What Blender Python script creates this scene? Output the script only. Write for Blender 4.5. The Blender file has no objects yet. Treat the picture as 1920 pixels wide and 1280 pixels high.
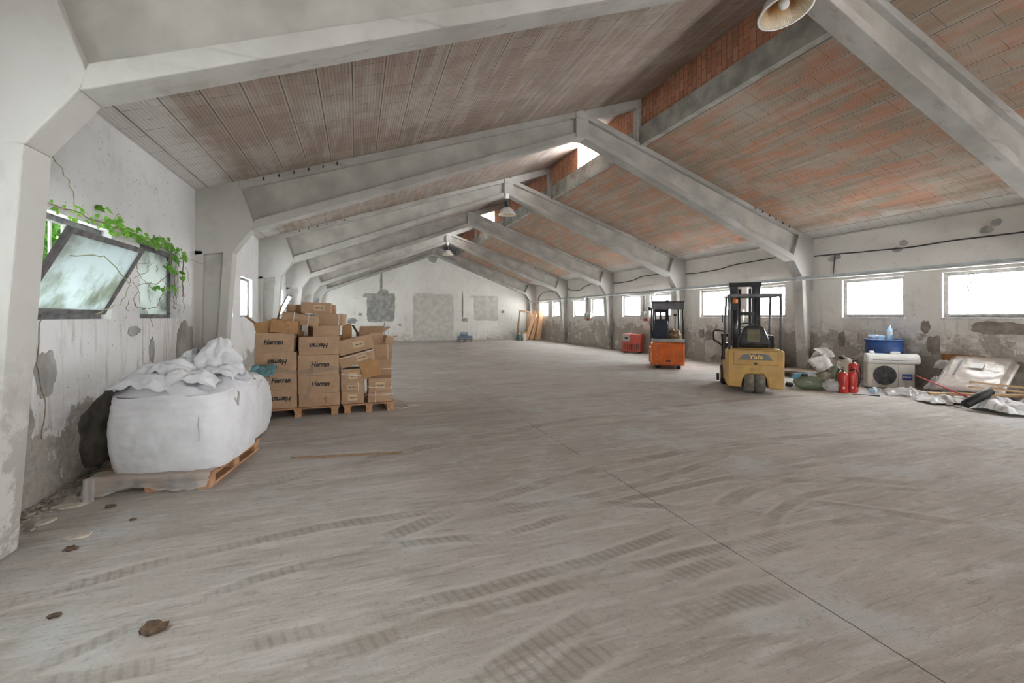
import bpy, math, random
from mathutils import Vector, Matrix, noise
random.seed(7)
S = bpy.context.scene
COL = S.collection
PI = math.pi
R = math.radians
# ------------------------------------------------------------------ camera, sky, exposure
TH = 0.3374
cam = bpy.data.cameras.new('camera')
cam.sensor_width = 36.0
cam.lens = 826.63 / 1920 * 36.0
cam.shift_y = -47.42 / 1920
cam.clip_start = 0.02
camo = bpy.data.objects.new('camera', cam)
COL.objects.link(camo)
camo.location = (0, 0, 1.6)
camo.rotation_euler = (PI / 2, 0, -TH)
S.camera = camo
world = bpy.data.worlds.new('overcast_sky')
S.world = world
world.use_nodes = True
bg = world.node_tree.nodes['Background']
bg.inputs['Color'].default_value = (0.95, 0.98, 1.0, 1)
bg.inputs['Strength'].default_value = 12.0
S.view_settings.view_transform = 'Standard'
S.view_settings.look = 'None'
S.view_settings.gamma = 1
S.view_settings.use_curve_mapping = False
S.view_settings.exposure = 1.65
S.cycles.use_denoising = True
S.cycles.max_bounces = 6
S.cycles.diffuse_bounces = 5
S.cycles.glossy_bounces = 2
S.cycles.use_adaptive_sampling = True
S.cycles.adaptive_threshold = 0.09
S.cycles.adaptive_min_samples = 16
S.cycles.transparent_max_bounces = 8
S.cycles.sample_clamp_indirect = 8.0
S.cycles.caustics_reflective = False
S.cycles.caustics_refractive = False


def portal(x, y, z, w, h, direction):
    """a sky portal in an opening: gives no light of its own, only helps the sky light find the hole"""
    l = bpy.data.lights.new('sky_portal', 'AREA')
    l.shape = 'RECTANGLE'
    l.size, l.size_y = w, h
    l.cycles.is_portal = True
    o = bpy.data.objects.new('sky_portal', l)
    COL.objects.link(o)
    o.location = (x, y, z)
    o.rotation_euler = Vector(direction).to_track_quat('-Z', 'Z').to_euler()
    return o


# ------------------------------------------------------------------ dimensions of the hall
WL, WR = -2.575, 11.915
RX = 4.7245
FY = [3.709 + 5.043 * k for k in range(-2, 6)]
YF, YB = -8.0, 29.35
MX = 6.32                                 # the brick band above the lower roof slope
zl = lambda x: 3.73 + 0.336 * (x - WL)
zr = lambda x: 3.73 + 0.338 * (WR - x)
RW, LW = [], []
for k in range(-1, 5):
    y = 3.709 + 5.043 * k
    RW += [(y + .86, y + 2.2), (y + 2.9, y + 4.28)]
    LW += [(y + .90, y + 2.38), (y + 3.05, y + 4.28)]
SILL, HEAD = 1.57, 2.54
FILL_OPEN = (3.6, 5.6, 2.6)  # unseen opening behind the camera, added and sized to light the hall
SKY_OPEN = [(-6.2, -2.8), (-.6, 2.2), (10.3, 11.99), (20.6, 22.6)]


# ------------------------------------------------------------------ node helper
class NT:
    def __init__(s, name):
        s.m = bpy.data.materials.new(name)
        s.m.use_nodes = True
        s.t = s.m.node_tree
        s.t.nodes.clear()
        s.o = s.t.nodes.new('ShaderNodeOutputMaterial')
        s._co = None

    def n(s, typ, **kw):
        nd = s.t.nodes.new('ShaderNode' + typ)
        for k, v in kw.items():
            setattr(nd, k, v)
        return nd

    def put(s, sock, v):
        if isinstance(v, bpy.types.NodeSocket):
            s.t.links.new(v, sock)
        elif v is not None:
            if sock.type == 'RGBA' and len(v) == 3:
                v = (*v, 1)
            sock.default_value = v

    def co(s):
        if s._co is None:
            s._co = s.n('TexCoord').outputs['Object']
        return s._co

    def xyz(s, v=None):
        x = s.n('SeparateXYZ')
        s.put(x.inputs[0], v or s.co())
        return x.outputs[0], x.outputs[1], x.outputs[2]

    def vec(s, x, y, z):
        c = s.n('CombineXYZ')
        for i, q in enumerate((x, y, z)):
            s.put(c.inputs[i], q)
        return c.outputs[0]

    def ma(s, op, a, b=None, c=None, clamp=False):
        m = s.n('Math', operation=op, use_clamp=clamp)
        for i, q in enumerate((a, b, c)):
            if q is not None:
                s.put(m.inputs[i], q)
        return m.outputs[0]

    def scale(s, sx, sy, sz, v=None):
        m = s.n('VectorMath', operation='MULTIPLY')
        s.put(m.inputs[0], v or s.co())
        m.inputs[1].default_value = (sx, sy, sz)
        return m.outputs[0]

    def noise(s, sc, det=6, rough=.55, v=None, dist=0):
        n = s.n('TexNoise')
        s.put(n.inputs['Vector'], v or s.co())
        n.inputs['Scale'].default_value = sc
        n.inputs['Detail'].default_value = det
        n.inputs['Roughness'].default_value = rough
        n.inputs['Distortion'].default_value = dist
        return n.outputs['Fac']

    def ss(s, v, a, b, lo=0., hi=1.):
        m = s.n('MapRange', interpolation_type='SMOOTHSTEP')
        s.put(m.inputs[0], v)
        for i, q in enumerate((a, b, lo, hi)):
            s.put(m.inputs[i + 1], q)
        return m.outputs[0]

    def mix(s, f, a, b, mode='MIX'):
        m = s.n('Mix', data_type='RGBA', blend_type=mode)
        s.put(m.inputs[0], f)
        s.put(m.inputs[6], a)
        s.put(m.inputs[7], b)
        return m.outputs[2]

    def bump(s, h, st=.3, d=.02, nrm=None):
        b = s.n('Bump')
        s.put(b.inputs['Height'], h)
        b.inputs['Strength'].default_value = st
        b.inputs['Distance'].default_value = d
        if nrm:
            s.put(b.inputs['Normal'], nrm)
        return b.outputs[0]

    def pr(s, col, rough=.8, metal=0., nrm=None, **kw):
        p = s.n('BsdfPrincipled')
        s.put(p.inputs['Base Color'], col)
        s.put(p.inputs['Roughness'], rough)
        s.put(p.inputs['Metallic'], metal)
        if nrm:
            s.put(p.inputs['Normal'], nrm)
        for k, v in kw.items():
            s.put(p.inputs[k.replace('_', ' ')], v)
        return p.outputs[0]

    def ms(s, f, a, b):
        m = s.n('MixShader')
        s.put(m.inputs[0], f)
        s.t.links.new(a, m.inputs[1])
        s.t.links.new(b, m.inputs[2])
        return m.outputs[0]

    def end(s, sh):
        s.t.links.new(sh, s.o.inputs['Surface'])
        return s.m


def paint(name, col, rough=.6, metal=0., wear=.25, sc=6., bump=.1, dust=.0):
    t = NT(name)
    n = t.noise(sc, 6)
    dark = tuple(c * (1 - wear) for c in col)
    lite = tuple(min(1, c * (1 + wear * .6)) for c in col)
    c = t.mix(t.ss(n, .3, .7), dark, lite)
    if dust:
        c = t.mix(t.ss(t.noise(sc * .6, 8, .65), .45, .75, 0, dust), c, (.36, .32, .27))
    return t.end(t.pr(c, rough, metal, t.bump(t.noise(sc * 9, 4), bump, .004)))


def plaster(name, white, bare, amount, streak, lowz, mould, grime=.6):
    t = NT(name)
    x, y, z = t.xyz()
    big = t.noise(.55, 5)
    med = t.noise(1.9, 7, .62)
    fine = t.noise(14, 6, .7)
    # the paint has gone mostly below the sills; up high only in flakes
    low = t.ss(t.ma('ADD', z, t.ma('MULTIPLY', big, .9)), lowz + .75, lowz - .15)
    thr = t.ma('ADD', t.ma('MULTIPLY', low, amount), t.ma('MULTIPLY', big, .12))
    flake = t.ss(t.ma('ADD', med, thr), .775, .80)
    flake2 = t.ss(t.ma('ADD', t.noise(5.5, 6, .68), t.ma('MULTIPLY', thr, .8)), .80, .825)
    tone = t.mix(t.ss(big, .3, .7), tuple(c * .86 for c in white), white)
    tone = t.mix(t.ss(t.noise(3.2, 7, .7), .52, .72, 0, .35), tone, (.46, .42, .36))
    tone = t.mix(t.ma('MULTIPLY', low, t.ss(t.noise(1, 6, .74, t.scale(3.4, 3.4, 6.5)), .42, .56, 0, grime)), tone, (.42, .385, .34))
    st = t.noise(1, 5, .62, t.scale(8, 8, 1.1))
    tone = t.mix(t.ma('MULTIPLY', t.ss(st, .54, .70, 0, streak), t.ss(z, 2.6, 1.2)), tone, (.36, .32, .27))
    b = t.mix(t.ss(fine, .3, .7), tuple(c * .75 for c in bare), tuple(c * 1.15 for c in bare))
    b = t.mix(t.ss(t.noise(1.3, 6), .5, .65, 0, .5), b, (.42, .38, .33))
    c = t.mix(flake, tone, b)
    c = t.mix(flake2, c, b)
    spots = t.ss(t.noise(23, 3, .5), .68, .72, 0, .7)
    c = t.mix(spots, c, (.16, .13, .10))
    m = t.ma('MULTIPLY', t.ss(t.noise(2.3, 8, .7), .48, .66), t.ss(t.ma('ADD', z, t.ma('MULTIPLY', big, .8)), .95, .35))
    c = t.mix(t.ma('MULTIPLY', m, mould), c, (.13, .12, .095))
    h = t.ma('SUBTRACT', t.ma('MULTIPLY', fine, .35), flake)
    return t.end(t.pr(c, .92, 0, t.bump(h, .55, .012)))


M = {}
M['plaster_left'] = plaster('plaster_left', (.76, .755, .75), (.38, .355, .32), .34, .6, .95, .85)
M['plaster_right'] = plaster('plaster_right', (.75, .72, .675), (.43, .39, .34), .28, .45, 1.45, .5, .85)
M['plaster_back'] = plaster('plaster_back', (.83, .81, .76), (.40, .39, .365), .12, .3, .5, .25)


def concrete():
    t = NT('frame_concrete')
    g = t.noise(.9, 6)
    f = t.noise(9, 8, .68)
    c = t.mix(t.ss(g, .32, .68), (.33, .312, .282), (.47, .452, .428))
    c = t.mix(t.ss(t.noise(2.6, 8, .7), .50, .70, 0, .5), c, (.33, .30, .25))
    c = t.mix(t.ss(f, .60, .75, 0, .5), c, (.22, .20, .18))
    x, y, z = t.xyz()
    c = t.mix(t.ma('MULTIPLY', t.ss(z, 4.0, 3.0, 0, .85), t.ss(t.noise(1.6, 6, .65), .25, .5)), c, (.575, .56, .535))
    c = t.mix(t.ma('MULTIPLY', t.ss(z, 1.7, .3), t.ss(t.noise(2.2, 9, .7), .47, .52, 0, .85)), c, (.33, .31, .28))
    c = t.mix(t.ma('MULTIPLY', t.ss(z, 3.1, 3.8), t.ss(t.noise(1, 6, .65, t.scale(1.2, 9, 9)), .56, .66, 0, .45)), c, (.24, .215, .18))
    return t.end(t.pr(c, .9, 0, t.bump(f, .3, .008)))


M['concrete'] = concrete()
M['web'] = paint('stained_web_concrete', (.42, .40, .362), .92, 0, .2, 1.7, .4)
M['concrete_edge'] = paint('edge_beam_concrete', (.36, .345, .31), .9, 0, .35, 2.5, .4)


def clay_ceiling(name, x0, ca, cb, lime, limeamt, hot=None):
    """hollow clay panels that run along the ridge: 0.39 m rows, 0.25 m tiles, fine flutes"""
    t = NT(name)
    x, y, z = t.xyz()
    xx = t.ma('SUBTRACT', x, x0 - 39)
    br = t.n('TexBrick')
    br.offset = .5
    t.put(br.inputs['Vector'], t.vec(y, xx, 0.0))
    br.inputs['Scale'].default_value = 1
    br.inputs['Brick Width'].default_value = .26
    br.inputs['Row Height'].default_value = .39
    br.inputs['Mortar Size'].default_value = .004
    br.inputs['Mortar Smooth'].default_value = .1
    t.put(br.inputs['Color1'], (0, 0, 0))
    t.put(br.inputs['Color2'], (1, 1, 1))
    t.put(br.inputs['Mortar'], (.5, .5, .5))
    tile = br.outputs['Color']
    c = t.mix(tile, ca, cb)
    # each row has its own tone
    rown = t.n('TexWhiteNoise', noise_dimensions='1D')
    rowi = t.ma('FLOOR', t.ma('DIVIDE', xx, .39))
    t.put(rown.inputs['W'], rowi)
    c = t.mix(t.ma('MULTIPLY', rown.outputs[0], .45), c, tuple(q * .72 for q in ca))
    if hot:
        c = t.mix(t.ss(t.noise(1, 4, .55, t.scale(3.6, 1.1, 1)), .45, .58, 0, .85), c, hot)
    streak = t.noise(1, 6, .6, t.scale(9, .7, 9))
    c = t.mix(t.ss(streak, .45, .68, 0, limeamt), c, lime)
    c = t.mix(t.ss(t.noise(.7, 7, .65), .48, .66, 0, limeamt), c, lime)
    c = t.mix(t.ss(t.noise(4.5, 8, .7), .60, .72, 0, .5), c, (.23, .17, .13))
    # limewash by the walls
    d = t.ma('MINIMUM', t.ma('SUBTRACT', x, WL), t.ma('SUBTRACT', WR, x))
    w = t.ss(t.ma('ADD', d, t.ma('MULTIPLY', t.noise(2.5, 6), .5)), 1.05, .55)
    c = t.mix(w, c, (.66, .64, .61))
    fr = t.ma('FRACT', t.ma('DIVIDE', xx, .39))
    e = t.ma('MINIMUM', fr, t.ma('SUBTRACT', 1.0, fr))
    seam = t.ss(t.ma('SUBTRACT', e, t.ma('MULTIPLY', t.noise(1.1, 3), .022)), .006, -.001)
    ridge = t.ss(t.ma('ABSOLUTE', t.ma('SUBTRACT', e, .045)), .03, .0)
    c = t.mix(t.ma('MULTIPLY', ridge, .5), c, lime)
    joint = t.ma('MULTIPLY', br.outputs['Fac'], t.ss(t.noise(3.1, 4), .42, .55))
    flute = t.ma('SINE', t.ma('MULTIPLY', xx, 2 * PI / .039))
    c = t.mix(t.ma('MULTIPLY', t.ss(flute, .2, 1.0), .16), c, lime)
    c = t.mix(t.ma('MULTIPLY', t.ma('MAXIMUM', seam, joint), .8), c, (.07, .055, .045))
    h = t.ma('SUBTRACT', t.ma('MULTIPLY', flute, .25), t.ma('MAXIMUM', seam, joint))
    return t.end(t.pr(c, .9, 0, t.bump(t.ma('ADD', h, t.ma('MULTIPLY', t.noise(30, 4), .4)), .5, .008)))


M['ceiling_left'] = clay_ceiling('clay_ceiling_grey', -.06, (.30, .222, .178), (.375, .282, .232), (.46, .415, .37), .6)
M['ceiling_right'] = clay_ceiling('clay_ceiling_orange', 7.58, (.31, .232, .165), (.36, .26, .185), (.43, .375, .32), .55, (.44, .205, .12))


def brick():
    t = NT('red_brick')
    x, y, z = t.xyz()
    br = t.n('TexBrick')
    t.put(br.inputs['Vector'], t.vec(t.ma('MULTIPLY', z, 1.0), y, 0.0))
    br.inputs['Scale'].default_value = 1
    br.inputs['Brick Width'].default_value = .26
    br.inputs['Row Height'].default_value = .125
    br.inputs['Mortar Size'].default_value = .006
    t.put(br.inputs['Color1'], (.42, .17, .09))
    t.put(br.inputs['Color2'], (.56, .27, .16))
    t.put(br.inputs['Mortar'], (.13, .09, .07))
    c = t.mix(t.ss(t.noise(2.2, 7, .7), .5, .7, 0, .6), br.outputs['Color'], (.24, .14, .09))
    return t.end(t.pr(c, .9, 0, t.bump(br.outputs['Fac'], -.5, .01)))


M['brick'] = brick()


def floor_mat():
    t = NT('dusty_concrete_floor')
    x, y, z = t.xyz()
    big = t.noise(.35, 6, .6)
    st = t.noise(1, 5, .62, t.scale(.55, 3.4, 1), .4)
    st2 = t.noise(1, 6, .6, t.scale(1.3, 9, 1), .6)
    fine = t.noise(38, 4, .7)
    st3 = t.noise(1, 5, .7, t.scale(3.2, 24, 1), .8)
    c = t.mix(t.ss(big, .3, .7), (.40, .366, .332), (.495, .464, .433))
    c = t.mix(t.ss(st, .42, .70, 0, .65), c, (.325, .29, .25))
    c = t.mix(t.ss(st2, .52, .68, 0, .7), c, (.57, .55, .53))
    c = t.mix(t.ss(t.noise(.9, 5, .65), .52, .64, 0, .7), c, (.50, .515, .52))
    c = t.mix(t.ss(st3, .53, .68, 0, .5), c, (.26, .23, .195))
    c = t.mix(t.ss(st3, .47, .34, 0, .45), c, (.56, .54, .515))
    c = t.mix(t.ss(fine, .55, .72, 0, .55), c, (.22, .19, .16))
    c = t.mix(t.ss(t.noise(11, 5, .75), .56, .68, 0, .45), c, (.27, .24, .205))
    wob = t.ma('MULTIPLY', t.ma('SUBTRACT', t.noise(2.2, 4), .5), .09)
    height = t.ma('MULTIPLY', fine, .25)
    height = t.ma('ADD', height, t.ma('MULTIPLY', t.noise(7, 4, .65), .5))
    # tyre tracks: cx, cy, radius, half width, x from, x to, y from, y to
    tr = [(2.69, -3.58, 5.86, .085, -.5, 4.2, 0, 9), (2.53, -19.83, 22.24, .07, -.3, 4.2, 0, 9), (3.82, 1.42, 1.74, .08, 2.3, 5.2, 1.9, 9),
          (3.98, 1.12, 1.72, .06, 2.6, 5.2, 1.8, 9), (1.06, 11.19, 7.77, .07, .6, 4.3, 0, 9), (3.98, -9.05, 12.47, .06, .6, 5.2, 0, 9),
          (1.93, .04, 3.19, .08, 3.4, 5.4, .6, 9), (1.89, -2.79, 4.72, .10, -.4, 2.6, 0, 9), (.2, .74, 2.43, .06, -2, 1.4, 2, 9),
          (-.46, 18.1, 15.65, .07, -1.6, 2.5, 0, 9), (.13, -1.38, 5.02, .07, -2.2, 3.5, 2.4, 9), (4.6, -6, 10.3, .09, -1, 7, 3, 9), (7, -12, 18.5, .12, -1, 9, 4, 12)]
    light = dark = tread = None
    for i, (cx, cy, r, hw, xa, xb, ya, yb) in enumerate(tr):
        dx, dy = t.ma('SUBTRACT', x, cx), t.ma('SUBTRACT', y, cy)
        d = t.ma('SUBTRACT', t.ma('SQRT', t.ma('ADD', t.ma('MULTIPLY', dx, dx), t.ma('MULTIPLY', dy, dy))), r)
        d = t.ma('ADD', d, wob)
        a = t.ma('ABSOLUTE', d)
        win = t.ma('MULTIPLY', t.ma('MULTIPLY', t.ss(x, xa, xa + .5), t.ss(x, xb, xb - .5)), t.ma('MULTIPLY', t.ss(y, ya, ya + .3), t.ss(y, yb, yb - .3)))
        band = t.ma('MULTIPLY', t.ss(a, hw, hw * .6), win)
        edge = t.ma('MULTIPLY', t.ss(t.ma('ABSOLUTE', t.ma('SUBTRACT', a, hw * 1.15)), .035, .0), win)
        light = edge if light is None else t.ma('MAXIMUM', light, edge)
        dark = band if dark is None else t.ma('MAXIMUM', dark, band)
    tw = t.ma('SINE', t.ma('ADD', t.ma('MULTIPLY', x, 105), t.ma('MULTIPLY', y, 36)))
    fade = t.ss(t.noise(1.7, 4), .38, .6)
    c = t.mix(t.ma('MULTIPLY', dark, t.ma('MULTIPLY', fade, .40)), c, (.24, .205, .17))
    c = t.mix(t.ma('MULTIPLY', light, t.ma('MULTIPLY', fade, .55)), c, (.56, .53, .50))
    teeth = t.ma('MULTIPLY', t.ma('MULTIPLY', dark, fade), t.ss(tw, .1, .8))
    c = t.mix(t.ma('MULTIPLY', teeth, .38), c, (.20, .17, .14))
    height = t.ma('ADD', height, t.ma('MULTIPLY', st3, .5))
    # saw-cut joints of the slab
    xj = t.ma('ABSOLUTE', t.ma('SUBTRACT', t.ma('FRACT', t.ma('DIVIDE', t.ma('ADD', t.ma('ADD', x, 7.57 - .01), t.ma('MULTIPLY', wob, .25)), 4.99)), .5))
    joint = t.ma('MULTIPLY', t.ss(xj, .4988, .4996), t.ss(t.noise(1.3, 4), .38, .5))
    c = t.mix(joint, c, (.10, .085, .07))
    return t.end(t.pr(c, .93, 0, t.bump(height, .6, .02)))


M['floor'] = floor_mat()
M['steel_dark'] = paint('window_steel', (.16, .16, .165), .55, .2, .4, 9, .2, .35)
M['steel_pale'] = paint('pale_window_steel', (.42, .41, .395), .55, .1, .3, 9, .2, .2)
M['galv'] = paint('galvanised_steel', (.46, .49, .50), .42, .6, .2, 4)
M['sill'] = paint('sill_stone', (.70, .68, .64), .8, 0, .2, 7)
M['white_metal'] = paint('white_enamel', (.74, .73, .70), .45, 0, .12, 5, .05, .2)
M['black'] = paint('black_rubber', (.022, .021, .02), .6, 0, .4, 8, .15)
M['black_gloss'] = paint('black_plastic', (.02, .02, .021), .32, 0, .3, 8, .05, .12)
M['dark_metal'] = paint('dark_mast_steel', (.035, .036, .04), .42, .5, .4, 7, .1, .15)
M['guard'] = paint('grey_guard_steel', (.13, .13, .135), .45, .3, .3, 6, .1, .2)
M['navy'] = paint('navy_seat_vinyl', (.018, .022, .04), .5, 0, .3, 9)
M['orange'] = paint('orange_paint', (.70, .145, .022), .45, 0, .2, 4, .06, .12)
M['yellow'] = paint('yellow_paint', (.47, .28, .075), .5, 0, .18, 4, .06, .32)
M['badge'] = paint('grey_badge', (.14, .15, .17), .5, 0, .2, 9)
M['olive'] = paint('olive_panel', (.15, .13, .07), .7, 0, .2, 9)
M['yale_yellow'] = paint('badge_yellow', (.72, .45, .13), .5, 0, .1)
M['grey_dust'] = paint('grey_dusty_metal', (.42, .41, .39), .6, .1, .2, 6, .1, .3)
M['tyre'] = paint('dusty_tyre', (.17, .155, .125), .95, 0, .35, 7, .3, .5)
M['beacon'] = paint('amber_beacon', (.75, .20, .04), .25)
M['red'] = paint('red_enamel', (.50, .03, .022), .32, 0, .2, 5, .04, .12)
M['charger_red'] = paint('charger_red', (.58, .085, .05), .5, 0, .2, 5, .05, .2)
M['blue'] = paint('blue_drum_plastic', (.02, .075, .26), .4, 0, .2, 4, .05, .12)
M['teal'] = paint('teal_film', (.12, .26, .28), .35, 0, .3, 9)
M['beige_ac'] = paint('ac_cream', (.60, .565, .50), .55, 0, .15, 5, .05, .3)
M['white_plastic'] = paint('white_plastic', (.78, .775, .755), .4, 0, .08, 5, .03, .12)
M['fan_dark'] = paint('fan_dark', (.06, .05, .042), .7, 0, .4, 12, .1, .2)
M['logo_blue'] = paint('logo_blue', (.05, .09, .36), .5, 0, .1)
M['white_ink'] = paint('white_ink', (.8, .8, .8), .6, 0, .05)
M['ink'] = paint('box_ink', (.035, .03, .03), .8, 0, .3)
M['label_paper'] = paint('label_paper', (.60, .44, .28), .8, 0, .15, 14)
M['strap'] = paint('white_strap', (.75, .72, .68), .5, 0, .1)
M['bag_white'] = paint('woven_bag', (.70, .705, .73), .6, 0, .10, 3.5, .25)
M['paper_white'] = paint('white_paper_bag', (.76, .76, .76), .7, 0, .12, 6, .2)
M['panel_white'] = paint('wrapped_panel', (.74, .69, .65), .35, 0, .1, 3, .1)
M['mortar'] = paint('mortar_grey', (.36, .35, .33), .95, 0, .28, 4, .6)
M['mortar_pale'] = paint('mortar_pale', (.57, .55, .505), .95, 0, .16, 3, .5)
M['damp_shade'] = paint('damp_stain_shade', (.095, .083, .066), .95, 0, .5, 5, .6)  # mouldy damp, darkened further with the shade beside the bulk bag
M['bare_brown'] = paint('bare_render', (.30, .26, .22), .95, 0, .3, 6, .6)
M['clod'] = paint('dirt_clod', (.15, .10, .065), 1, 0, .4, 25, .6)
M['flake'] = paint('plaster_flake', (.55, .50, .42), .9, 0, .25, 20, .3)
M['soot'] = paint('cable_black', (.05, .047, .045), .7, 0, .3)
M['green_can'] = paint('green_can', (.07, .14, .09), .5, 0, .3, 8)
M['crate_blue'] = paint('crate_blue', (.20, .27, .40), .6, 0, .35, 9, .1, .3)
M['green_bag'] = paint('green_plastic', (.10, .42, .12), .4, 0, .3, 9)
M['rag'] = paint('brown_scrap', (.40, .26, .15), .85, 0, .5, 14, .4)
M['brown_board'] = paint('brown_board', (.34, .155, .05), .7, 0, .3, 7)
M['pole_red'] = paint('red_pole', (.62, .05, .06), .4, 0, .1)
M['bulb'] = paint('milky_bulb', (.72, .72, .70), .3, 0, .05)


def wood(name, a, b, ax=0):
    t = NT(name)
    sc = [22, 22, 22]
    sc[ax] = 1.6
    n = t.noise(1, 6, .6, t.scale(*sc), .6)
    c = t.mix(t.ss(n, .32, .68), a, b)
    c = t.mix(t.ss(t.noise(5, 6), .55, .72, 0, .5), c, tuple(q * .5 for q in a))
    return t.end(t.pr(c, .8, 0, t.bump(n, .25, .004)))


M['pallet_x'] = wood('pallet_wood_x', (.30, .155, .075), (.50, .28, .15), 0)
M['pallet_y'] = wood('pallet_wood_y', (.34, .175, .085), (.54, .31, .165), 1)
M['pallet_grey'] = wood('weathered_pallet', (.26, .20, .15), (.40, .32, .25), 0)
M['plank'] = wood('pine_plank', (.56, .33, .18), (.72, .46, .28), 2)
M['plank_lying'] = wood('pine_plank_lying', (.50, .33, .18), (.66, .47, .29), 1)
M['frame_wood'] = wood('frame_wood', (.24, .15, .09), (.36, .24, .15), 2)


def card(name, a, b):
    t = NT(name)
    oi = t.n('ObjectInfo')
    n = t.noise(3.2, 7, .62)
    c = t.mix(t.ss(n, .3, .7), a, b)
    c = t.mix(t.ma('MULTIPLY', oi.outputs['Random'], .35), c, (.44, .30, .19))
    c = t.mix(t.ss(t.noise(9, 6, .7), .60, .74, 0, .35), c, (.25, .16, .09))
    cr = t.noise(2.6, 4, .5)
    return t.end(t.pr(c, .82, 0, t.bump(t.ma('ADD', cr, t.ma('MULTIPLY', t.noise(30, 3), .1)), .35, .02)))


M['card'] = card('cardboard', (.37, .235, .14), (.50, .335, .21))
M['card_dark'] = card('cardboard_dark', (.36, .19, .075), (.50, .28, .12))


def glassy(name, tint, clear, milk, dirt=None, dirtamt=.0, rough=.05):
    """a pane: clear share lets the sky straight through, the milky rest scatters it, a little mirrors"""
    t = NT(name)
    tr = t.n('BsdfTransparent')
    t.put(tr.inputs[0], tint)
    tl = t.n('BsdfTranslucent')
    mc = milk
    if dirt:
        d = t.ss(t.noise(2.4, 6, .6), .42, .68, 0, dirtamt)
        mc = t.mix(d, milk, dirt)
    t.put(tl.inputs[0], mc)
    df = t.n('BsdfDiffuse')
    t.put(df.inputs[0], mc)
    sc = t.ms(.35, tl.outputs[0], df.outputs[0])
    f = clear
    if dirt:
        f = t.ma('SUBTRACT', clear, t.ma('MULTIPLY', d, clear * .8))
    a = t.ms(f, sc, tr.outputs[0])
    gl = t.n('BsdfGlossy')
    gl.inputs['Roughness'].default_value = rough
    return t.end(t.ms(.05, a, gl.outputs[0]))


M['pane_right'] = glassy('frosted_pane', (.98, .985, .985), .84, (.8, .8, .8))
M['pane_sash'] = glassy('algae_pane', (.88, .93, .98), .02, (.80, .86, .90), (.30, .33, .24), .75, .12)
M['pane_left'] = glassy('dusty_pane', (.95, .98, .98), .62, (.72, .76, .76), (.40, .42, .38), .5)
M['pane_filthy'] = glassy('filthy_pane', (.9, .95, .95), .03, (.58, .61, .61), (.15, .16, .14), .7, .2)
M['film'] = glassy('clear_film', (.96, .96, .96), .30, (.88, .87, .85), None, 0, .12)
M['film_green'] = glassy('green_clear_bag', (.72, .80, .70), .30, (.36, .40, .30), (.20, .22, .15), .6, .15)
M['film_white'] = glassy('white_film', (.95, .96, .97), .10, (.88, .88, .89), None, 0, .15)
M['film_beige'] = glassy('beige_bag', (.88, .86, .80), .2, (.54, .50, .42), (.36, .33, .25), .6, .2)
M['film_blue'] = glassy('blue_film', (.55, .78, .90), .25, (.34, .56, .70), None, 0, .15)
M['panel_wrap'] = glassy('panel_wrap', (.96, .95, .94), .35, (.80, .755, .72), None, 0, .2)
M['stretch'] = glassy('stretch_film', (.98, .98, .98), .84, (.75, .73, .70), None, 0, .1)
M['bottle'] = glassy('bottle_plastic', (.72, .86, .96), .5, (.55, .72, .84), None, 0, .08)


def leafm(name, a, b):
    t = NT(name)
    c = t.mix(t.ss(t.noise(3.5, 4), .35, .65), a, b)
    tl = t.n('BsdfTranslucent')
    t.put(tl.inputs[0], c)
    return t.end(t.ms(.45, t.pr(c, .5), tl.outputs[0]))


M['leaf'] = leafm('vine_leaf', (.09, .27, .025), (.24, .52, .06))
M['leaf_out'] = leafm('ivy_leaf', (.022, .085, .006), (.085, .20, .022))
M['stem'] = paint('vine_stem', (.27, .20, .14), .9, 0, .4, 12)
M['stem_green'] = paint('vine_tendril', (.40, .42, .26), .8, 0, .3, 12)


def reflector():
    t = NT('lamp_reflector')
    x, y, z = t.xyz()
    ang = t.ma('ARCTAN2', y, x)
    fl = t.ma('SINE', t.ma('MULTIPLY', ang, 90))
    c = t.mix(t.ss(z, .02, .20), (.60, .50, .36), (.46, .22, .05))
    return t.end(t.pr(c, .35, .15, t.bump(fl, .5, .004)))


M['reflector'] = reflector()
M['shade_out'] = paint('lamp_shade', (.58, .58, .56), .35, .3, .15, 5, .05, .2)


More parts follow.
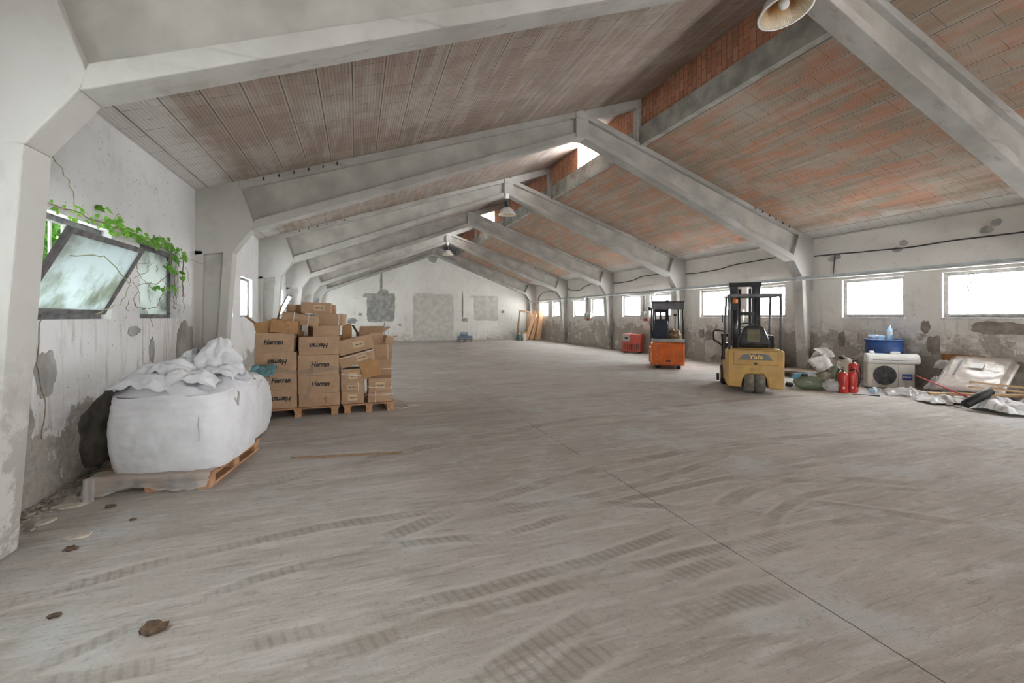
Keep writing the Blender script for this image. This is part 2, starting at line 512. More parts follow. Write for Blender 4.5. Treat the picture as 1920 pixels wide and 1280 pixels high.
# ------------------------------------------------------------------ mesh helper
class MB:
    def __init__(s):
        s.v, s.f = [], []

    def add(s, vs, fs):
        b = len(s.v)
        s.v += [tuple(p) for p in vs]
        s.f += [tuple(b + i for i in q) for q in fs]
        return s

    def box(s, x0, x1, y0, y1, z0, z1, mat=None, taper=0, jit=0):
        vs = [Vector((x, y, z)) for z in (z0, z1) for y in (y0, y1) for x in (x0, x1)]
        if taper:
            cx, cy = (x0 + x1) / 2, (y0 + y1) / 2
            for p in vs[4:]:
                p.x = cx + (p.x - cx) * (1 - taper)
                p.y = cy + (p.y - cy) * (1 - taper)
        if jit:
            for p in vs:
                p += Vector([random.uniform(-jit, jit) for _ in range(3)])
        if mat:
            vs = [mat @ p for p in vs]
        return s.add(vs, [(0, 2, 3, 1), (4, 5, 7, 6), (0, 1, 5, 4), (2, 6, 7, 3), (0, 4, 6, 2), (1, 3, 7, 5)])

    def prism(s, poly, a, b, ax='y', mat=None):
        """poly in the plane across ax, swept from a to b"""
        put = {'y': lambda p, t: Vector((p[0], t, p[1])), 'x': lambda p, t: Vector((t, p[0], p[1])), 'z': lambda p, t: Vector((p[0], p[1], t))}[ax]
        n = len(poly)
        vs = [put(p, a) for p in poly] + [put(p, b) for p in poly]
        if mat:
            vs = [mat @ p for p in vs]
        fs = [tuple(range(n)), tuple(range(2 * n - 1, n - 1, -1))] + [(i, i + n, (i + 1) % n + n, (i + 1) % n) for i in range(n)]
        return s.add(vs, fs)

    def tube(s, pts, r, n=8, cap=True):
        pts = [Vector(p) for p in pts]
        rr = r if isinstance(r, (list, tuple)) else [r] * len(pts)
        vs, fs = [], []
        up = None
        for i, p in enumerate(pts):
            d = (pts[min(i + 1, len(pts) - 1)] - pts[max(i - 1, 0)]).normalized()
            if up is None:
                up = Vector((0, 0, 1)) if abs(d.z) < .9 else Vector((1, 0, 0))
            a = d.cross(up).normalized()
            b = a.cross(d).normalized()
            up = b
            for k in range(n):
                t = 2 * PI * k / n
                vs.append(p + (a * math.cos(t) + b * math.sin(t)) * rr[i])
        for i in range(len(pts) - 1):
            for k in range(n):
                fs.append((i * n + k, i * n + (k + 1) % n, (i + 1) * n + (k + 1) % n, (i + 1) * n + k))
        if cap:
            fs += [tuple(range(n - 1, -1, -1)), tuple(range((len(pts) - 1) * n, len(pts) * n))]
        return s.add(vs, fs)

    def lathe(s, prof, n=24, mat=None, cap=True):
        vs, fs = [], []
        for r, z in prof:
            for k in range(n):
                t = 2 * PI * k / n
                vs.append(Vector((r * math.cos(t), r * math.sin(t), z)))
        if mat:
            vs = [mat @ p for p in vs]
        m = len(prof)
        for i in range(m - 1):
            for k in range(n):
                fs.append((i * n + k, i * n + (k + 1) % n, (i + 1) * n + (k + 1) % n, (i + 1) * n + k))
        if cap:
            fs += [tuple(range(n - 1, -1, -1)), tuple(range((m - 1) * n, m * n))]
        return s.add(vs, fs)

    def grid(s, nu, nv, fn, close=False):
        vs = [fn(i / (nu - (0 if close else 1)), j / (nv - 1)) for j in range(nv) for i in range(nu)]
        fs = []
        for j in range(nv - 1):
            for i in range(nu if close else nu - 1):
                fs.append((j * nu + i, j * nu + (i + 1) % nu, (j + 1) * nu + (i + 1) % nu, (j + 1) * nu + i))
        return s.add(vs, fs)

    def build(s, name, mat, parent=None, smooth=False, bevel=0, solid=0, sub=0, loc=None, rot=None):
        me = bpy.data.meshes.new(name)
        me.from_pydata(s.v, [], s.f)
        me.update()
        if smooth:
            me.polygons.foreach_set('use_smooth', [True] * len(me.polygons))
        o = bpy.data.objects.new(name, me)
        COL.objects.link(o)
        me.materials.append(M[mat] if isinstance(mat, str) else mat)
        if parent:
            o.parent = parent
        if loc:
            o.location = loc
        if rot:
            o.rotation_euler = rot
        if solid:
            q = o.modifiers.new('thickness', 'SOLIDIFY')
            q.thickness = solid
            q.offset = 0
        if bevel:
            q = o.modifiers.new('bevel', 'BEVEL')
            q.width = bevel
            q.segments = 2
            q.limit_method = 'ANGLE'
            q.angle_limit = R(40)
        if sub:
            q = o.modifiers.new('sub', 'SUBSURF')
            q.levels = q.render_levels = sub
        return o


def tag(o, label=None, cat=None, group=None, kind=None):
    for k, v in (('label', label), ('category', cat), ('group', group), ('kind', kind)):
        if v:
            o[k] = v
    return o


def thing(name, label, cat, loc=(0, 0, 0), rz=0, group=None, kind=None, rot=None):
    o = bpy.data.objects.new(name, None)
    COL.objects.link(o)
    o.empty_display_size = .1
    o.location = loc
    o.rotation_euler = rot if rot else (0, 0, rz)
    return tag(o, label, cat, group, kind)


def copy_tree(o, parent=None):
    c = o.copy()
    COL.objects.link(c)
    c.parent = parent
    for ch in o.children:
        copy_tree(ch, c)
    return c


def struct(name, mb, mat, parent=None, **kw):
    o = mb.build(name, mat, parent, **kw)
    if not parent:
        o['kind'] = 'structure'
    return o


def nz(x, y, z, sc):
    return noise.noise(Vector((x * sc, y * sc, z * sc)))


def fbm(x, y, z, sc, oct=4):
    return noise.fractal(Vector((x * sc, y * sc, z * sc)), 1.0, 2.0, oct)


def lettering(text, size, parent, mat, M4, shear=0., fat=0., depth=.0015, name='lettering', xs=1.):
    """raised lettering, centred on the origin of M4 in its local xy plane"""
    c = bpy.data.curves.new('lettering', 'FONT')
    c.body = text
    c.size = size
    c.shear = shear
    c.offset = fat
    c.extrude = depth
    c.align_x = 'CENTER'
    c.align_y = 'CENTER'
    c.resolution_u = 3
    tmp = bpy.data.objects.new('lettering_curve', c)
    COL.objects.link(tmp)
    dg = bpy.context.evaluated_depsgraph_get()
    dg.update()
    me = bpy.data.meshes.new_from_object(tmp.evaluated_get(dg))
    bpy.data.objects.remove(tmp)
    bpy.data.curves.remove(c)
    me.transform(M4 @ Matrix.Diagonal((xs, 1, 1, 1)))
    me.materials.clear()
    me.materials.append(M[mat])
    o = bpy.data.objects.new(name, me)
    COL.objects.link(o)
    o.parent = parent
    return o


FRONT = Matrix.Rotation(PI / 2, 4, 'X')          # text that faces -y


def blob(cx, cy, cz, rx, ry, rz, seed, rough=.18, sc=2.2, nu=28, nv=16, flat=.0, ridge=.0):
    """a soft crumpled body; flat cuts its underside level"""
    def fn(u, v):
        t, p = u * 2 * PI, (v - .5) * PI
        d = Vector((math.cos(t) * math.cos(p), math.sin(t) * math.cos(p), math.sin(p)))
        q = 1 + rough * fbm(d.x + seed, d.y, d.z, sc)
        if ridge:
            q -= ridge * abs(noise.noise(Vector((d.x + seed, d.y, d.z)) * sc * 2.3))
        P = Vector((d.x * rx * q, d.y * ry * q, d.z * rz * q))
        if P.z < -rz * (1 - flat):
            P.z = -rz * (1 - flat)
        return P + Vector((cx, cy, cz))
    m = MB()
    m.grid(nu, nv, fn, True)
    return m


# ------------------------------------------------------------------ the setting
TOP = 3.72
m = MB().box(WL - .3, WR + .3, YF - .3, YB + .3, -.25, 0)
struct('floor', m, 'floor')


def side_wall(name, xa, xb, wins, mat):
    m = MB()
    ys = [YF - .3]
    for a, b in wins:
        ys += [a, b]
    ys.append(YB + .3)
    m.box(xa, xb, ys[0], ys[-1], 0, SILL).box(xa, xb, ys[0], ys[-1], HEAD, TOP)
    for i in range(0, len(ys), 2):
        m.box(xa, xb, ys[i], ys[i + 1], SILL, HEAD)
    return struct(name, m, mat)


wall_l = side_wall('wall_left', WL - .3, WL, LW, 'plaster_left')
wall_r = side_wall('wall_right', WR, WR + .3, RW, 'plaster_right')
gable = [(WL, 0), (WR, 0), (WR, 3.8), (MX + .1, zr(MX + .1) + .1), (MX + .1, zl(MX + .1) + .05), (WL, 3.8)]
wall_b = struct('wall_back', MB().prism(gable, YB, YB + .3), 'plaster_back')
g0, g1, gz = FILL_OPEN
m = MB().prism([(WL, 0), (g0, 0), (g0, zl(g0)), (WL, 3.8)], YF - .3, YF)
m.prism([(g1, 0), (WR, 0), (WR, 3.8), (g1, zr(g1))], YF - .3, YF)
m.prism([(g0, gz), (g1, gz), (g1, zr(g1)), (MX + .1, zr(MX + .1)), (MX + .1, zl(MX + .1)), (g0, zl(g0))], YF - .3, YF)
struct('wall_front', m, 'plaster_back')
x1 = 6.95
m = MB().prism([(WL - .4, zl(WL - .4)), (x1, zl(x1)), (x1, zl(x1) + .2), (WL - .4, zl(WL - .4) + .2)], YF - .3, YB + .3)
struct('ceiling', m, 'ceiling_left')
m = MB().prism([(MX + .08, zr(MX + .08)), (WR + .4, zr(WR + .4)), (WR + .4, zr(WR + .4) + .2), (MX + .08, zr(MX + .08) + .2)], YF - .3, YB + .3)
struct('ceiling_1', m, 'ceiling_right')
struct('trim_1', MB().box(MX - .07, MX + .1, YF - .3, YB + .3, 5.60, 6.03), 'concrete_edge')
m = MB()
ys = [YF - .3]
for a, b in SKY_OPEN:
    ys += [a, b]
ys.append(YB + .3)
for i in range(0, len(ys), 2):
    m.box(MX, MX + .12, ys[i], ys[i + 1], 6.03, zl(MX) + .02)
struct('wall_clerestory', m, 'brick')
for a, b in SKY_OPEN:
    portal(MX + .13, (a + b) / 2, 6.38, b - a, .7, (-1, 0, 0))
portal((g0 + g1) / 2, YF - .31, gz / 2, g1 - g0, gz, (0, 1, 0))
for y0, y1 in RW:
    portal(WR + .31, (y0 + y1) / 2, (SILL + HEAD) / 2, y1 - y0, HEAD - SILL, (-1, 0, 0))
for y0, y1 in LW:
    portal(WL - .31, (y0 + y1) / 2, (SILL + HEAD) / 2, y1 - y0, HEAD - SILL, (1, 0, 0))

# the precast portal frames: columns that widen upward, haunch, panelled rafters, apex joint
W0, W1, F0, F1 = .095, .185, 0., .28      # web and flange faces


def mir(p):
    return [(2 * RX - x, z) for x, z in p][::-1]


zb = lambda x: 3.10 + (5.60 - 3.10) / (RX + 1.744) * (x + 1.744)
col_web = [(WL - .03, .01), (-2.24, .01), (-2.06, 2.69), (WL - .03, 2.69)]
col_in = [(-2.33, 0), (-2.2, 0), (-2.02, 2.71), (-2.17, 2.71)]
col_out = [(WL - .02, 0), (-2.50, 0), (-2.46, 2.71), (WL - .02, 2.71)]
knee = [(WL - .02, 2.62), (-2.02, 2.71), (-1.744, 3.10), (-1.70, zb(-1.70) + .10), (-1.93, zl(-1.93) - .08), (-1.93, zl(-1.93)), (WL - .02, zl(WL))]
raf_web = [(-1.98, 3.2), (-1.74, zb(-1.74) + .04), (RX, 5.64), (RX, zl(RX) - .03), (-1.98, zl(-1.98) - .03)]
raf_low = [(-1.744, zb(-1.744)), (RX, 5.60), (RX, 5.74), (-1.70, zb(-1.70) + .17)]
raf_top = [(-1.93, zl(-1.93) - .15), (RX, zl(RX) - .13), (RX, zl(RX)), (-1.93, zl(-1.93))]
fr = thing('concrete_frame', None, None, (0, 0, 0), kind='structure')
for flip in (0, 1):
    q = mir if flip else (lambda p: p)
    m = MB().prism(q(col_web), W0, W1).prism(q(col_in), F0, F1).prism(q(col_out), F0, F1).prism(q(knee), F0, F1)
    m.build('column', 'concrete', fr, bevel=.012)
    o = MB().prism(q(raf_low), F0, F1).prism(q(raf_top), F0, F1).build('rafter', 'concrete', fr, bevel=.012)
    MB().prism(q(raf_web), W0, W1).build('web_panel', 'web', o)
    for k in range(6):
        x = -1.55 + k * .24
        xx = 2 * RX - x if flip else x
        MB().box(xx - .012, xx + .012, -.018, .02, zl(x) - .085, zl(x) - .035).build('cast_in_clip', 'dark_metal', o)
MB().prism([(RX - .16, 5.57), (RX + .16, 5.57), (RX + .16, 6.13), (RX, 6.19), (RX - .16, 6.13)], -.03, .31).build('apex_joint', 'concrete', fr, bevel=.02)
MB().prism([(RX + .1, zl(RX + .1) - .26), (MX + .3, zl(MX + .3) - .16), (MX + .3, zl(MX + .3) + .01), (RX + .1, zl(RX + .1) + .01)], .04, .24).build('outrigger', 'concrete', fr, bevel=.012)
MB().box(MX - .11, MX + .06, .05, .23, zr(MX) + .02, zl(MX) - .1).build('post', 'concrete', fr, bevel=.012)
for i, y in enumerate(FY):
    f = fr if i == 0 else copy_tree(fr)
    f.location = (0, y, 0)


# windows
def bars(m, xa, xb, y0, y1, z0, z1, w):
    m.box(xa, xb, y0, y1, z0, z0 + w).box(xa, xb, y0, y1, z1 - w, z1)
    m.box(xa, xb, y0, y0 + w, z0 + w, z1 - w).box(xa, xb, y1 - w, y1, z0 + w, z1 - w)
    return m


wn = 0
for i, (y0, y1) in enumerate(RW):
    wn += 1
    w = thing('window_%d' % wn, None, None, (WR, (y0 + y1) / 2, SILL), kind='structure')
    h, hw = HEAD - SILL, (y1 - y0) / 2
    bars(MB(), .08, .15, -hw, hw, 0, h, .075).build('frame', 'steel_pale', w, bevel=.005)
    # corrugated translucent sheet: its wavy head shows as teeth under the lintel
    def fn(u, v):
        return Vector((.115 + .008 * math.sin(u * 2 * hw / .09 * 2 * PI), -hw + .07 + u * (2 * hw - .14), .07 + v * (h - .14)))
    MB().grid(140, 2, fn).build('pane', 'pane_right', w, smooth=True)
    MB().box(-.03, .10, -hw - .03, hw + .03, -.035, .0).build('sill', 'sill', w, bevel=.006)
hero = None
for i, (y0, y1) in enumerate(LW):
    wn += 1
    w = thing('window_%d' % wn, None, None, (WL, (y0 + y1) / 2, SILL), kind='structure')
    h, hw = HEAD - SILL, (y1 - y0) / 2
    bars(MB(), -.15, -.09, -hw, hw, 0, h, .055).build('frame', 'steel_dark', w, bevel=.005)
    for k in range(-3, 4):
        MB().box(-.262, -.25, k * .2 - .017, k * .2 + .017, -.0, h).build('grille_bar', 'white_metal', w)
    if i in (2, 7):
        # hopper sash that leans into the hall
        s = MB()
        L, wd = .81, hw - .07
        bars(s, -.022, .022, -wd, wd, 0, L, .05)
        so = s.build('sash', 'steel_dark', w, loc=(-.085 + .04, 0, .055), rot=(0, R(26.5), 0), bevel=.004)
        MB().box(-.004, .004, -wd + .045, wd - .045, .045, L - .045).build('pane', 'pane_sash', so)
    else:
        MB().box(-.125, -.117, -hw + .05, hw - .05, .05, h - .05).build('pane', 'pane_filthy' if i == 3 else 'pane_left', w)


def outline(cx, cz, hx, hz, seed, n=44, rough=.16, square=3.5):
    pts = []
    for k in range(n):
        t = 2 * PI * k / n
        c, s_ = math.cos(t), math.sin(t)
        q = (abs(c) ** square + abs(s_) ** square) ** (-1 / square)
        q *= 1 + rough * (.75 * nz(c + seed, s_, seed * 1.7, 1.5) + .45 * fbm(c + seed, s_, seed * 1.7, 3.2, 3))
        pts.append((cx + hx * c * q, cz + hz * s_ * q))
    return pts


# render gone from the walls, bricked-up openings
for cx, cz, hx, hz, sd, mt, rg in [(1.42, 2.13, .84, .88, 1, 'mortar', .12), (4.78, 1.52, 1.33, 1.58, 2, 'mortar_pale', .05), (8.42, 2.12, .87, .84, 3, 'mortar_pale', .10),
                                   (1.28, 2.92, .94, .13, 4, 'mortar', .35), (8.25, 2.93, .98, .07, 5, 'mortar_pale', .35), (1.45, 3.75, .08, .95, 6, 'mortar', .6), (1.55, 3.1, .35, .2, 16, 'mortar', .5), (4.75, 5.55, .3, .4, 7, 'mortar', .3),
                                   (-.3, 1.30, .28, .16, 8, 'mortar', .5), (.15, 1.72, .1, .08, 9, 'mortar', .5), (2.6, 1.05, .09, .1, 10, 'mortar', .5), (6.9, 1.35, .2, .14, 11, 'mortar', .5), (9.6, 1.9, .1, .1, 12, 'bare_brown', .5),
                                   (1.62, .9, .03, .45, 13, 'mortar', .7), (6.75, 2.35, .03, .75, 14, 'bare_brown', .8)]:
    MB().prism(outline(cx, cz, hx, hz, sd, rough=rg, square=16 if hx > .8 else 2.6), YB - .012 - .001 * sd, YB + .01).build('mortar_patch', mt, wall_b)
for cy, cz, hy, hz, sd, mt in [(8.25, 3.12, .10, .07, 21, 'mortar'), (8.10, 3.18, .08, .07, 22, 'mortar'), (6.75, 3.16, .11, .06, 23, 'mortar'), (6.62, 3.29, .08, .07, 24, 'mortar'), (5.2, 3.33, .10, .07, 25, 'mortar'),
                               (5.05, 3.45, .08, .07, 26, 'mortar'), (5.0, 1.36, .42, .13, 27, 'bare_brown'), (6.2, 1.36, .09, .14, 28, 'bare_brown'), (6.05, .95, .12, .22, 29, 'bare_brown'), (8.0, 1.0, .09, .20, 30, 'bare_brown'),
                               (12.6, .92, .16, .18, 31, 'bare_brown'), (12.95, .95, .13, .16, 32, 'bare_brown'), (4.75, .62, .12, .1, 33, 'bare_brown'), (12.5, .45, .3, .3, 34, 'mortar_pale')]:
    MB().prism(outline(cy, cz, hy, hz, sd, rough=.35, square=2.4), WR - .01, WR + .01, 'x').build('bare_patch', mt, wall_r)
for cy, cz, hy, hz, sd, mt in [(6.28, .42, .74, .42, 41, 'damp_shade'), (4.98, 1.10, .13, .2, 42, 'mortar'), (4.62, .72, .2, .3, 43, 'mortar'), (7.1, 1.15, .07, .16, 44, 'mortar'), (6.6, 1.42, .16, .05, 45, 'mortar'), (10.4, .75, .65, .6, 46, 'mortar'),  # first patch: damp with the bag's shade painted into its colour
                               (8.3, .9, .35, .55, 47, 'mortar'), (7.95, 2.1, .06, .22, 48, 'mortar')]:
    MB().prism(outline(cy, cz, hy, hz, sd, rough=.3 if mt == 'damp_shade' else .4, square=2.4), WL - .01, WL + .01, 'x').build('bare_patch', mt, wall_l)

# ------------------------------------------------------------------ vine and greenery at the open window


def leaf_mesh(m, p, nrm, up, s, lobes=True):
    nrm = nrm.normalized()
    a = up.cross(nrm).normalized()
    b = nrm.cross(a)
    if lobes:
        o = [(0, -.5), (.22, -.42), (.5, -.3), (.34, -.05), (.56, .18), (.26, .2), (.0, .62), (-.26, .2), (-.56, .18), (-.34, -.05), (-.5, -.3), (-.22, -.42)]
    else:
        o = [(0, -.5), (.3, -.3), (.38, 0), (.2, .35), (0, .6), (-.2, .35), (-.38, 0), (-.3, -.3)]
    c = p + nrm * s * .08
    vs = [c] + [p + a * x * s + b * y * s for x, y in o]
    m.add(vs, [(0, i + 1, (i + 1) % len(o) + 1) for i in range(len(o))])


def rv(a=1.):
    return Vector([random.uniform(-a, a) for _ in range(3)])


vine = thing('climbing_vine', 'green climbing vine creeping in over the open tilted window', 'vine', (WL, 6.2, 2.5))
def wp(y, z, x=.05):
    return Vector((x, y - 6.2, z - 2.5))
stems = [[wp(4.7, 2.6), wp(5.2, 2.57, .08), wp(5.8, 2.56, .1), wp(6.4, 2.55, .09), wp(7.0, 2.53, .1), wp(7.6, 2.5, .07), wp(8.05, 2.46, .05), wp(8.12, 2.1, .03), wp(8.1, 1.9, .03)],
         [wp(4.65, 2.56), wp(4.75, 2.95, .03), wp(4.95, 3.05, .03), wp(5.2, 2.85, .06), wp(5.25, 2.6, .08)],
         [wp(7.35, 2.5, .1), wp(7.36, 2.2, .16), wp(7.34, 1.95, .18), wp(7.3, 1.72, .17), wp(7.4, 1.7, .17)],
         [wp(6.4, 2.0, .2), wp(6.8, 2.0, .18), wp(7.2, 2.2, .16), wp(7.4, 2.45, .1)],
         [wp(6.2, 1.75, .15), wp(6.6, 1.68, .1), wp(7.0, 1.72, .1), wp(7.1, 2.0, .14)],
         [wp(6.9, 2.55, .06), wp(7.3, 2.68, .03), wp(7.8, 2.62, .02), wp(8.15, 2.48, .02)],
         [wp(5.9, 2.6, .08), wp(6.1, 2.75, .05), wp(6.3, 2.62, .05)],
         [wp(4.9, 1.62, .02), wp(4.85, 1.2, .02), wp(4.95, .9, .02), wp(4.9, .55, .02)],
         [wp(4.7, 2.1, .3), wp(5.0, 2.15, .42), wp(5.35, 1.9, .46), wp(5.3, 1.72, .4), wp(5.1, 1.62, .3)]]
for i, p in enumerate(stems):
    pts = []
    for a, b in zip(p, p[1:]):
        for k in range(5):
            pts.append(a.lerp(b, k / 5) + rv(.012))
    pts.append(p[-1])
    if i in (1, 8, 6):
        MB().tube(pts, .0045, 5).build('tendril', 'stem_green', vine, smooth=True)
    else:
        MB().tube(pts, .0045 if i else .008, 5).build('stem', 'stem', vine, smooth=True)
for k in range(26):                                   # dry twigs round the fixed pane
    p = wp(random.uniform(6.2, 8.1), random.uniform(1.7, 2.6), random.uniform(.03, .12))
    pts = [p]
    d = Vector((random.uniform(-.3, .3), random.uniform(-1, 1), random.uniform(-1, .3)))
    for j in range(5):
        d = (d + rv(.5)).normalized()
        pts.append(pts[-1] + d * .06)
        pts[-1].x = max(.02, pts[-1].x)
    MB().tube(pts, .003, 4).build('twig', 'stem', vine)
m = MB()
spots = []
for _ in range(150):
    y = random.choice([random.gauss(5.85, .16), random.gauss(6.35, .2), random.gauss(7.0, .25), random.gauss(7.3, .22), random.gauss(5.2, .3)])
    spots.append((wp(y, 2.55 + random.uniform(-.07, .06), random.uniform(.07, .18)), random.uniform(.03, .06)))
for y, z, x, s_ in [(5.75, 2.74, .08, .15), (5.8, 2.6, .14, .13), (5.65, 2.56, .14, .12), (7.42, 2.42, .2, .15), (7.25, 2.22, .2, .15), (7.55, 2.18, .2, .14), (7.15, 2.0, .2, .12), (6.75, 1.98, .22, .10),
                    (7.75, 2.52, .12, .13), (7.9, 2.42, .08, .10), (6.95, 2.62, .1, .11), (7.2, 2.6, .12, .11), (8.02, 2.3, .05, .06), (6.3, 2.56, .14, .12), (7.0, 2.3, .2, .10)]:
    for _ in range(3):
        spots.append((wp(y, z, x) + rv(.06), s_ * .62))
for p, s_ in spots:
    leaf_mesh(m, p, Vector((1, -.6, .35)) + rv(.6), Vector((0, .2, -1)) + rv(.5), s_)
m.build('foliage', 'leaf', vine)
m = MB()
random.seed(11)
for _ in range(5200):
    p = Vector((-3.1 - abs(random.gauss(0, .6)), random.uniform(3.6, 9.2), random.uniform(1.2, 3.4)))
    leaf_mesh(m, p, Vector((1, -.3, .5)) + rv(.9), Vector((0, 0, -1)) + rv(.6), random.uniform(.08, .17))
for k in range(14):
    y = random.uniform(3.6, 9.)
    m.tube([(-3.6, y, 0), (-3.5 + random.uniform(-.2, .2), y + random.uniform(-.3, .3), 1.5), (-3.4, y + random.uniform(-.5, .5), 3.4)], .012, 5)
tag(m.build('ivy_foliage', 'leaf_out'), 'thick sunlit ivy growing outside behind the open window', 'ivy', kind='stuff')


# ------------------------------------------------------------------ high-bay lamps hanging from the apex joints
def lamp(y, label, tilt=(0, 0), off=(0, 0)):
    t = thing('high_bay_lamp', label, 'lamp', (RX - .06 + off[0], y, 5.58 + off[1]), 0, 'high bay lamps under the ridge', rot=(R(tilt[0]), R(tilt[1]), 0))
    MB().box(-.06, .06, -.05, .05, -.10, .06).build('mounting_box', 'white_metal', t, bevel=.006)
    MB().tube([(0, 0, -.1), (0, 0, -.17)], .012, 8).build('hook', 'galv', t)
    MB().lathe([(.05, -.17), (.085, -.18), (.085, -.36), (.06, -.38)], 24).build('gear_housing', 'dark_metal', t, bevel=.004)
    m = MB().lathe([(.075, .25), (.13, .22), (.20, .15), (.25, .06), (.283, 0)], 48, cap=False)
    m.build('lamp_shade', 'shade_out', t, smooth=True, loc=(0, 0, -.63))
    m = MB().lathe([(.06, .235), (.122, .205), (.19, .14), (.24, .055), (.275, .002)], 96, cap=False)
    m.build('reflector', 'reflector', t, smooth=True, loc=(0, 0, -.63))
    m = MB().lathe([(.27, -.004), (.29, -.006), (.292, .012), (.272, .014), (.27, -.004)], 48, cap=False)
    m.build('rim', 'white_metal', t, smooth=True, loc=(0, 0, -.63))
    m = MB().lathe([(.002, -.0), (.04, .01), (.058, .05), (.05, .10), (.025, .16), (.02, .22)], 20)
    m.build('bulb', 'bulb', t, smooth=True, loc=(0, 0, -.59))
    return t


lamp(FY[2] + .14, 'high bay lamp seen from below, showing its amber ribbed reflector and milky bulb', (-9, -4), (-.05, .15))
lamp(FY[4] + .0, 'high bay lamp with grey dome hanging under the second ridge joint')
lamp(FY[6] + .0, 'small high bay lamp hanging under the ridge joint before the gable wall')

# ------------------------------------------------------------------ services along the right wall
t = thing('cable_tray', 'long galvanised cable tray running under the haunches above the windows', 'cable tray', (11.40, 0, 2.61))
m = MB().box(-.05, .05, -2, 28.9, 0, .006).box(-.05, -.044, -2, 28.9, 0, .055).box(.044, .05, -2, 28.9, 0, .055)
m.build('channel', 'galv', t)
MB().box(-.035, .03, -2, 28.9, -.035, -.0).build('trunking', 'white_metal', t)
for y in FY[1:-1]:
    MB().box(-.05, .1, y + .1, y + .16, -.04, .01).build('bracket', 'galv', t)
bayname = ['before the first column', 'between yellow forklift column and the large windows', 'behind the yellow forklift', 'behind the orange truck', 'above the small electrical boxes', 'beside the gable wall']
cabs = {0: [(8.70, 3.25), (8.2, 3.235), (7.4, 3.20), (6.5, 3.17), (5.6, 3.20), (4.7, 3.19), (4.05, 3.24)], 1: [(13.75, 3.22), (13.2, 3.20), (12.3, 3.22), (11.2, 3.33), (10.0, 3.36), (9.1, 3.46)],
        2: [(18.8, 3.22), (18.2, 3.20), (17.4, 3.22), (16.4, 3.36), (15.3, 3.36), (14.1, 3.42)], 3: [(23.85, 3.25), (23.2, 3.12), (22.4, 3.06), (21.5, 3.28), (20.6, 3.36), (19.2, 3.35)],
        4: [(28.4, 2.5), (28.3, 2.95), (27.6, 3.18), (26.4, 3.25), (25.2, 3.15), (24.2, 3.1)]}
clab = ['black cable across the wall above the two largest windows', 'black cable on the wall above the yellow forklift', 'black wavy cable on the wall above the orange truck', 'black sagging cable above the electrical box between windows', 'black cable arching down the last bay beside the gable wall']
for i, p in cabs.items():
    m = MB()
    q = []
    for a, b in zip(p, p[1:]):
        for k in range(6):
            f = k / 6
            f = f * f * (3 - 2 * f)
            q.append((WR - .035, a[0] + (b[0] - a[0]) * k / 6, a[1] + (b[1] - a[1]) * f))
    q.append((WR - .035, *p[-1]))
    m.tube(q, .016, 6)
    if i == 0:
        m.tube([(WR - .035, 8.15, 3.23), (WR - .035, 8.2, 2.66)], .012, 6)
    tag(m.build('electrical_cable', 'soot', smooth=True), clab[i], 'cable', 'cables along the window wall')
for y, z0, lab in [(10.98 + .35, 1.45, 'grey electrical box and conduit between windows behind the yellow forklift'), (16.2, 1.45, 'grey electrical box and white conduit between windows by the orange truck'), (21.25, 1.42, 'small pale electrical box and conduit between the far windows')]:
    t = thing('electrical_box', lab, 'electrical box', (WR, y, z0), 0, 'electrical boxes between windows')
    MB().box(-.16, -.005, -.02, .28, 0, .36).build('casing', 'grey_dust', t, bevel=.01)
    MB().box(-.10, -.01, -.30, -.18, -.05, .36).build('isolator', 'white_metal', t, bevel=.01)
    MB().tube([(-.05, .05, .36), (-.05, .05, 1.22)], .022, 8).build('conduit', 'white_metal', t, smooth=True)
    MB().tube([(-.05, .16, .36), (-.05, .16, 1.22)], .03, 8).build('pipe', 'grey_dust', t, smooth=True)
    MB().box(-.17, -.02, -.1, .04, -.06, .05).build('plug_socket', 'charger_red', t, bevel=.01)
for y0, y1, lab in [(15.0, 16.8, 'white fluorescent batten over the windows behind the orange truck'), (20.9, 22.5, 'white fluorescent batten over the far windows past the orange truck')]:
    t = thing('fluorescent_batten', lab, 'light', (11.45, (y0 + y1) / 2, 2.47), 0, 'fluorescent battens over the windows')
    h = (y1 - y0) / 2
    MB().box(-.05, .05, -h, h, .03, .09).build('batten_body', 'white_metal', t, bevel=.01)
    MB().tube([(0, -h + .05, .01), (0, h - .05, .01)], .018, 10).build('tube', 'bulb', t, smooth=True)
    for yy in (-h * .6, h * .6):
        MB().tube([(0, yy, .08), (0, yy, .15)], .008, 6).build('hanger', 'galv', t)
t = thing('hook_wire', 'thin bent wire hanging in front of the largest window', 'wire', (WR - .06, 5.38, 2.42))
MB().tube([(.06, .1, .04), (0, 0, .06), (0, -.04, 0), (0, .02, -.12), (0, .08, -.22), (0, .05, -.32), (0, -.08, -.33), (0, -.22, -.27)], .010, 6).build('wire', 'soot', t, smooth=True)


# ------------------------------------------------------------------ pallets
def pallet(name, label, w, d, loc, rz, mats=('pallet_x', 'pallet_y'), group=None):
    """top boards run along x"""
    t = thing(name, label, 'pallet', loc, rz, group)
    n = 5 if d < .9 else 7
    bw = d / n * .72
    for i in range(n):
        y = -d / 2 + bw / 2 + i * (d - bw) / (n - 1)
        MB().box(-w / 2, w / 2, y - bw / 2, y + bw / 2, .122, .144, jit=.002).build('top_board', mats[0], t)
    for x in (-w / 2 + .07, 0, w / 2 - .07):
        MB().box(x - .06, x + .06, -d / 2, d / 2, .1, .122).build('stringer_board', mats[1], t)
        MB().box(x - .05, x + .05, -d / 2, d / 2, 0, .022).build('bottom_board', mats[1], t)
        for y in (-d / 2 + .06, 0, d / 2 - .06):
            MB().box(x - .05, x + .05, y - .06, y + .06, .022, .1, jit=.003).build('block', mats[1], t)
    return t


